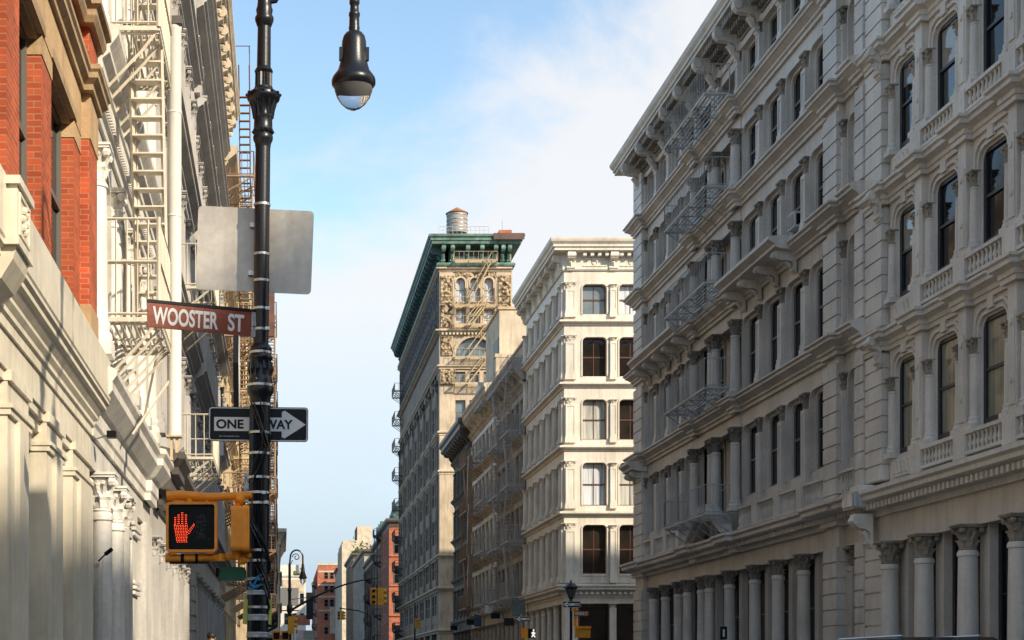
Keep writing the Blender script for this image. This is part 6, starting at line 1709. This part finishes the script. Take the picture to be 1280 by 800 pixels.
def fittings():
    # flood light box on the party line of the two right hand blocks
    t = thing('security_light', 'square silver floodlight box at the joint of the grey and cream iron blocks', 'light', (14.35, 40.3, 5.75))
    mb = MB(); mb.wbox(-.05, .55, -.35, .45, .0, .42); part_l(mb, 'body', 'alu', t)
    mb = MB(); mb.wbox(-.0601, .4, -.38, -.3501, .04, .38); mb.wbox(-.09, -.051, -.3, .4, .06, .36); part_l(mb, 'lens', 'pane_white', t)
    mb = MB(); mb.prism(Fr(0, 0, (0, 1), (-1, 0)), [(-.4, .421), (.5, .421), (.35, .6), (-.2, .6)], -.5, -.1); part_l(mb, 'hood', 'iron_cream', t)
    f = Fr(15.0, 0, (0, 1), (-1, 0))
    r_ = thing('scroll_console', 'large curled console under the floodlight box', 'bracket', (14.8, 40.2, 5.0))
    sc_ = scroll(f, .34, .5, .85); sc_.v = [(a, b, c + .62) for a, b, c in sc_.v]; part_l(sc_, 'scroll', 'iron_cream', r_)
    # window air conditioner
    t = thing('air_conditioner', 'small white air conditioner in a window above the stone balcony', 'air conditioner', (14.95, 46.6, 14.55))
    mb = MB(); mb.wbox(-.12, .3, -.3, .3, 0, .45); part_l(mb, 'case', 'sash_white', t)
    mb = MB(); mb.wbox(-.135, -.1205, -.24, .24, .05, .4)
    part_l(mb, 'grille', 'sash_grey', t)
    mb = MB(); mb.wbox(-.06, .2, -.3155, -.3005, .06, .38); part_l(mb, 'side_vent', 'lens_black', t)
    # camera with its cable on the cream pier
    t = thing('security_camera', 'small dark security camera with a loose white cable on the white pier', 'camera', (-2.42, 22.0, 3.2))
    mb = MB(); mb.tube([(.0, 0, .1), (.09, -.06, .16)], .03, 8); mb.tube([(-.1, 0, .0), (0, 0, .1)], .012, 6); part_l(mb, 'camera_body', 'lens_black', t)
    mb = MB(); mb.tube([(-.04, .02, .02), (-.055, 0, -.3), (-.04, -.03, -.7), (-.055, 0, -1.1), (-.06, 0, -1.6)], .006, 5); part_l(mb, 'cable', 'sash_white', t)
    t = thing('flood_lamp', 'small dark lamp under the left shopfront cornice beside the leafy capital', 'light', (-2.35, 21.75, 4.9))
    mb = MB(); mb.wbox(-.02, .1, -.08, .08, -.04, .05); part_l(mb, 'body', 'lens_black', t)
    mb = MB(); mb.tube([(-.2, 0, -.06), (.0, 0, 0)], .012, 6); part_l(mb, 'bracket', 'steel', t)

# ------------------------------------------------------------------ vehicle and passer-by at the lower edge
def parked_van():
    X0, Y0 = 9.6, 25.2
    t = thing('parked_van', 'dark parked vehicle whose roof just shows at the lower right edge', 'vehicle', (X0 + .95, Y0 + 2.5, GZ))
    L_, W, H = 5.2, 1.92, 1.90
    F = Fr(0, 0, (0, 1), (1, 0))
    side = [(-2.5, .35), (-2.55, .8), (-2.5, 1.05), (-2.42, 1.78), (-2.3, 1.88), (.9, 1.885), (1.15, 1.82), (1.75, 1.18), (2.45, 1.05), (2.6, .85), (2.62, .4), (2.5, .3), (-2.4, .28)]
    mb = MB(); w = W / 2
    inner = side; k = len(side)
    vs = []
    for x, sx in ((-w, 1), (-w + .08, 0), (w - .08, 0), (w, 1)):
        for a, b in side:
            if sx: vs.append((x + (.16 * max(0, b - 1.0) * (1 if x < 0 else -1)), a * .985, b * .985 + .005))
            else: vs.append((x + (.16 * max(0, b - 1.0) * (1 if x < 0 else -1)), a, b))
    fs = [tuple(range(k)), tuple(range(4 * k - 1, 3 * k - 1, -1))]
    for r_ in range(3):
        for j in range(k): j2 = (j + 1) % k; fs.append((r_ * k + j, r_ * k + j2, (r_ + 1) * k + j2, (r_ + 1) * k + j))
    mb.add(vs, fs); part_l(mb, 'body', 'car_paint', t)
    for s in (-1, 1):
        g = MB()
        for a, b in ((-2.25, -.95), (-.85, .1), (.2, 1.2)):
            xt = s * (w + .004 - .16 * .7); xb = s * (w + .004 - .16 * .08)
            g.add([(xb, a, 1.1), (xb, b + (.3 if b > 1 else 0), 1.1), (xt, b - (.12 if b > 1 else 0), 1.7), (xt, a, 1.7)], [(0, 1, 2, 3)])
        part_l(g, 'side_windows', 'pane_dark', t)
        for y in (-1.6, 1.65):
            wh = MB(); wh.tube([(s * (w - .2), y, .34), (s * (w + .01), y, .34)], .34, 20); o = part_l(wh, 'wheel', 'rubber', t)
            h = MB(); h.tube([(s * (w + .0101), y, .34), (s * (w + .02), y, .34)], .2, 14); part_l(h, 'rim', 'steel', o)
    g = MB(); g.add([(-.72, 1.2, 1.79), (.72, 1.2, 1.79), (.82, 1.76, 1.2), (-.82, 1.76, 1.2)], [(0, 1, 2, 3)]); g.v = [(a, b + .02, c + .02) for a, b, c in g.v]; part_l(g, 'windscreen', 'pane_dark', t)
    g = MB(); g.add([(-.74, -2.475, 1.1), (.74, -2.475, 1.1), (.68, -2.43, 1.7), (-.68, -2.43, 1.7)], [(0, 1, 2, 3)]); g.v = [(a, b - .02, c) for a, b, c in g.v]; part_l(g, 'rear_window', 'pane_dark', t)
    for s in (-.62, .62):
        r_ = MB(); r_.bar((s, -2.1, 1.9), (s, .8, 1.9), .03); part_l(r_, 'roof_rail', 'steel', t)
        h = MB(); h.wbox(s - .16, s + .16, 2.56, 2.63, .62, .8); part_l(h, 'headlight', 'lamp_glass', t)
        h = MB(); h.wbox(s - .06 + .14 * (1 if s > 0 else -1), s + .06 + .14 * (1 if s > 0 else -1), -2.575, -2.5, .75, 1.05); part_l(h, 'tail_light', 'sign_red', t)
    for y, q in ((2.55, 1), (-2.52, -1)):
        b = MB(); b.wbox(-.9, .9, y - .06, y + .08, .36, .56); part_l(b, 'bumper', 'lens_black', t)

def skin_body(name, joints, edges, radii, mat, parent, loc, sub=2):
    me = bpy.data.meshes.new(name); me.from_pydata(joints, edges, [])
    o = bpy.data.objects.new(name, me); col.objects.link(o)
    o.modifiers.new('s', 'SKIN')
    sv = me.skin_vertices[0].data
    for i, r_ in enumerate(radii): sv[i].radius = (r_, r_) if not isinstance(r_, tuple) else r_
    sv[0].use_root = True
    m2 = o.modifiers.new('d', 'SUBSURF'); m2.levels = sub; m2.render_levels = sub
    dg = bpy.context.evaluated_depsgraph_get(); dg.update()
    nm = bpy.data.meshes.new_from_object(o.evaluated_get(dg)); nm.name = name
    bpy.data.objects.remove(o)
    nm.polygons.foreach_set('use_smooth', [True] * len(nm.polygons)); nm.materials.clear(); nm.materials.append(M[mat])
    return link(name, nm, parent, loc)

def passer_by():
    # on the shop step, 0.3 above the pavement; only the crown of the head reaches the picture
    t = thing('person', 'dark haired person in a dark jacket standing on the left shop step', 'person', (-1.58, 36.0, .8))
    st = MB(); st.wbox(-2.5, -1.1, 35.2, 37.0, .5, .8)
    solo(st, 'door_step', 'kerb', 'stone door step under the person on the left pavement', 'step', (-1.8, 36, .5))
    J = [(0, 0, .92), (0, 0, 1.12), (0, -.01, 1.30), (0, 0, 1.42), (0, .01, 1.50), (0, 0, 1.60), (0, 0, 1.70),
         (-.17, 0, 1.39), (-.23, .02, 1.12), (-.24, -.05, .88), (.17, 0, 1.39), (.23, .02, 1.12), (.24, -.05, .88),
         (-.10, 0, .86), (-.11, -.01, .48), (-.11, .02, .08), (-.12, -.14, .04), (.10, 0, .86), (.11, -.02, .48), (.11, .02, .08), (.12, -.14, .04)]
    E_ = [(0, 1), (1, 2), (2, 3), (3, 4), (4, 5), (5, 6), (3, 7), (7, 8), (8, 9), (3, 10), (10, 11), (11, 12), (0, 13), (13, 14), (14, 15), (15, 16), (0, 17), (17, 18), (18, 19), (19, 20)]
    Rr = [(.16, .11), (.14, .10), (.17, .11), (.10, .08), .06, (.085, .10), (.075, .085), .07, .05, .04, .07, .05, .04, .10, .065, .045, .04, .10, .065, .045, .04]
    body = skin_body('body', J, E_, Rr, 'skin', t, (0, 0, 0))
    jk = skin_body('jacket', [(0, 0, .86), (0, 0, 1.1), (0, -.01, 1.30), (0, 0, 1.43), (-.17, 0, 1.39), (-.23, .02, 1.12), (-.24, -.04, .93), (.17, 0, 1.39), (.23, .02, 1.12), (.24, -.04, .93)],
                   [(0, 1), (1, 2), (2, 3), (3, 4), (4, 5), (5, 6), (3, 7), (7, 8), (8, 9)], [(.19, .14), (.17, .13), (.2, .135), (.10, .09), .085, .068, .055, .085, .068, .055], 'jacket', t, (0, 0, 0))
    tr = skin_body('trousers', [(0, 0, .92), (-.10, 0, .84), (-.11, -.01, .48), (-.11, .02, .1), (.10, 0, .84), (.11, -.02, .48), (.11, .02, .1)], [(0, 1), (1, 2), (2, 3), (0, 4), (4, 5), (5, 6)], [(.17, .12), .115, .08, .065, .115, .08, .065], 'jeans', t, (0, 0, 0))
    h = MB(); h.ball((0, .015, 1.675), .108, 16, 10, (1, 1.12, .98)); h.smooth = True; hair = part_l(h, 'hair', 'hair', t)
    fc = MB(); fc.ball((-.035, -.095, 1.64), .012, 8, 6); fc.ball((.035, -.095, 1.64), .012, 8, 6); part_l(fc, 'eyes', 'lens_black', t)
    fc = MB(); fc.prism(Fr(0, 0, (1, 0), (0, -1)), [(-.014, 1.585), (.014, 1.585), (0, 1.635)], .08, .115); fc.ball((-.09, 0, 1.63), .025, 8, 6, (.5, 1, 1.4)); fc.ball((.09, 0, 1.63), .025, 8, 6, (.5, 1, 1.4)); part_l(fc, 'nose_and_ears', 'skin', t)
    for s in (-1, 1):
        hd = MB(); bx = s * .245
        hd.ball((bx, -.06, .82), .042, 10, 7, (.55, .9, 1.2))
        for k in range(4): hd.tube([(bx, -.085 + k * .02, .79), (bx - s * .006, -.09 + k * .021, .745), (bx - s * .02, -.085 + k * .02, .71 + .006 * abs(k - 1.5))], [.0095, .009, .007], 6)
        hd.tube([(bx, -.09, .83), (bx - s * .01, -.115, .79), (bx - s * .015, -.118, .765)], [.011, .010, .008], 6)
        hd.smooth = True; part_l(hd, 'hand', 'skin', t)
# ------------------------------------------------------------------ ground, sky, light, camera
def ground():
    def sheet(name, x0, x1, y0, y1, z, mat):
        mb = MB(); mb.add([(x0, y0, z), (x1, y0, z), (x1, y1, z), (x0, y1, z)], [(0, 1, 2, 3)])
        o = link(name, mb.mesh(name, M[mat])); tag(o, kind='structure'); return o
    sheet('ground', -3000, 3000, -3000, 6000, GZ - .012, 'asphalt')
    sheet('road', .35, 11.7, -80, 340, GZ - .004, 'asphalt')
    for n, (x0, x1, ys) in (('pavement', (-2.6, .2, ((8, 100.5), (118, 300)))), ('pavement', (11.85, 15.6, ((18, 67.5), (85.2, 141), (151, 204), (222, 300))))):
        for y0, y1 in ys:
            mb = MB(); mb.wbox(x0, x1, y0, y1, GZ - .01, .5); tag(link(n, mb.mesh(n, M['concrete'])), kind='structure')
            kx = (x1 + .001, x1 + .16) if x0 < 0 else (x0 - .16, x0 - .001)
            mb = MB(); mb.wbox(kx[0], kx[1], y0, y1, GZ - .01, .497); tag(link('kerb', mb.mesh('kerb', M['kerb'])), kind='structure')
    mb = MB()
    for y0 in (70.0, 82.0):
        for i in range(9): x = .9 + i * 1.2; mb.add([(x, y0, GZ), (x + .5, y0, GZ), (x + .5, y0 + 3, GZ), (x, y0 + 3, GZ)], [(0, 1, 2, 3)])
    for y in range(20, 68, 8): mb.add([(5.9, y, GZ), (6.05, y, GZ), (6.05, y + 3, GZ), (5.9, y + 3, GZ)], [(0, 1, 2, 3)])
    tag(link('road_markings', mb.mesh('road_markings', M['roadpaint'])), kind='structure')

SUN = Vector((.90, -1.0, .79)).normalized()
def sky():
    w = bpy.data.worlds.new('World'); sc.world = w; w.use_nodes = True
    nt = w.node_tree; N, L = nt.nodes, nt.links; N.clear()
    out = N.new('ShaderNodeOutputWorld'); bg = N.new('ShaderNodeBackground'); L.new(bg.outputs[0], out.inputs[0])
    s = N.new('ShaderNodeTexSky'); s.sky_type = 'NISHITA'; s.sun_disc = False
    el = math.asin(SUN.z); rot = math.atan2(SUN.x, SUN.y)
    s.sun_elevation = el; s.sun_rotation = rot; s.air_density = 1.0; s.dust_density = .6; s.ozone_density = 1.2
    tc = N.new('ShaderNodeTexCoord')
    sep = N.new('ShaderNodeSeparateXYZ'); L.new(tc.outputs['Generated'], sep.inputs[0])
    # wispy structure
    mp = N.new('ShaderNodeMapping'); mp.inputs['Scale'].default_value = (1.0, 1.0, 2.2); mp.inputs['Rotation'].default_value = (0, R(-24), 0)
    L.new(tc.outputs['Generated'], mp.inputs[0])
    n1 = N.new('ShaderNodeTexNoise'); n1.inputs['Scale'].default_value = 5.0; n1.inputs['Detail'].default_value = 10; n1.inputs['Roughness'].default_value = .62; n1.inputs['Distortion'].default_value = .35
    L.new(mp.outputs[0], n1.inputs['Vector'])
    # bank of cloud that thins out upwards and towards the west
    a = N.new('ShaderNodeMath'); a.operation = 'MULTIPLY'; a.inputs[1].default_value = .52; L.new(sep.outputs[0], a.inputs[0])
    b = N.new('ShaderNodeMath'); b.operation = 'SUBTRACT'; L.new(sep.outputs[2], b.inputs[0]); L.new(a.outputs[0], b.inputs[1])
    c = N.new('ShaderNodeMapRange'); c.inputs[1].default_value = .33; c.inputs[2].default_value = .20; c.inputs[3].default_value = -.10; c.inputs[4].default_value = .30; L.new(b.outputs[0], c.inputs[0])
    d = N.new('ShaderNodeMath'); d.operation = 'ADD'; L.new(n1.outputs[0], d.inputs[0]); L.new(c.outputs[0], d.inputs[1])
    e = N.new('ShaderNodeMapRange'); e.inputs[1].default_value = .45; e.inputs[2].default_value = .80; e.inputs[3].default_value = 0; e.inputs[4].default_value = .92; e.interpolation_type = 'SMOOTHSTEP'; L.new(d.outputs[0], e.inputs[0])
    # cloud thins again near the horizon
    h = N.new('ShaderNodeMapRange'); h.inputs[1].default_value = .0; h.inputs[2].default_value = .24; h.inputs[3].default_value = .35; h.inputs[4].default_value = 1; L.new(sep.outputs[2], h.inputs[0])
    f = N.new('ShaderNodeMath'); f.operation = 'MULTIPLY'; L.new(e.outputs[0], f.inputs[0]); L.new(h.outputs[0], f.inputs[1])
    mx = N.new('ShaderNodeMix'); mx.data_type = 'RGBA'; L.new(f.outputs[0], mx.inputs[0]); L.new(s.outputs[0], mx.inputs[6])
    mx.inputs[7].default_value = CLOUD
    tn = N.new('ShaderNodeMix'); tn.data_type = 'RGBA'; tn.blend_type = 'MULTIPLY'; tn.inputs[0].default_value = 1; tn.inputs[7].default_value = (1.08, 1.09, 1.0, 1)
    L.new(s.outputs[0], tn.inputs[6]); L.new(tn.outputs[2], mx.inputs[6])
    # pale blue haze low over the horizon
    hz_ = N.new('ShaderNodeMapRange'); hz_.inputs[1].default_value = .22; hz_.inputs[2].default_value = .06; hz_.inputs[3].default_value = 0; hz_.inputs[4].default_value = .92; L.new(sep.outputs[2], hz_.inputs[0])
    m4 = N.new('ShaderNodeMix'); m4.data_type = 'RGBA'; L.new(hz_.outputs[0], m4.inputs[0]); L.new(mx.outputs[2], m4.inputs[6]); m4.inputs[7].default_value = (2.1, 2.62, 3.2, 1)
    L.new(m4.outputs[2], bg.inputs[0]); bg.inputs[1].default_value = SKY
    sun = bpy.data.lights.new('sun', 'SUN'); sun.energy = SUNE; sun.angle = R(1.5); sun.color = (1.0, .86, .67)
    o = bpy.data.objects.new('sun', sun); col.objects.link(o); o.rotation_euler = SUN.to_track_quat('Z', 'Y').to_euler(); o.location = (30, -40, 60)

CLOUD = (3.75, 3.75, 3.8, 1); SKY = .12; SUNE = 3.0; EXPOSURE = 1.06
def camera():
    cam = bpy.data.cameras.new('camera'); o = bpy.data.objects.new('camera', cam); col.objects.link(o)
    cam.sensor_fit = 'HORIZONTAL'; cam.sensor_width = 36; cam.lens = 36 * 2000 / 1280
    cam.shift_x = (640 - 352) / 1280; cam.shift_y = (838 - 400) / 1280
    cam.clip_start = .1; cam.clip_end = 8000
    o.location = (0, 0, EYE); o.rotation_euler = (R(90), 0, 0); sc.camera = o

def shade_block():
    """the corner opposite, behind the viewer's right shoulder: it throws the shade on the lower left fronts"""
    root = thing('unseen_shade_block', 'unseen brick block added behind the viewer to shade the left fronts', 'building', (22, -20, GZ))
    mb = MB(); mb.wbox(15.2, 40, -60, 6.5, GZ, 18.8); part(mb, 'wall', 'brick_dk', root)  # added out of view, sized for the shadow it casts
    f = Fr(15.2, 0, (0, 1), (-1, 0))
    for i in range(20):
        for j in range(5): window(root, f, -58 + i * 3.0, 4 + j * 2.9, .012, 1.3, 2.2, 'sash_grey', 'pane_dark', 1, 2)
    mb = MB(); mb.sweep(f, [(-60, 0), (6.5, 0)], [(-.1, 18.0), (.2, 18.1), (.4, 18.4), (.4, 18.7), (-.1, 18.8)]); part(mb, 'roof_cornice', 'dark_trim', root)

sc.view_settings.view_transform = 'Standard'; sc.view_settings.look = 'None'; sc.view_settings.exposure = EXPOSURE; sc.view_settings.gamma = 1
sc.view_settings.use_curve_mapping = False
ground(); sky(); camera()
building_grey(); building_cream(); building_white(); building_walkups(); building_tower(); far_right()
building_brick(); building_columns(); vent_duct(); building_grey_left(); building_bracketed(); left_far()
lamp_post(); blank_sign(); street_sign(); one_way_sign(); ped_signal(); crook_post(); corner_posts(); shop_signs(); fittings()
parked_van(); passer_by(); shade_block()
sc.cycles.max_bounces = 6; sc.cycles.diffuse_bounces = 3; sc.cycles.glossy_bounces = 3
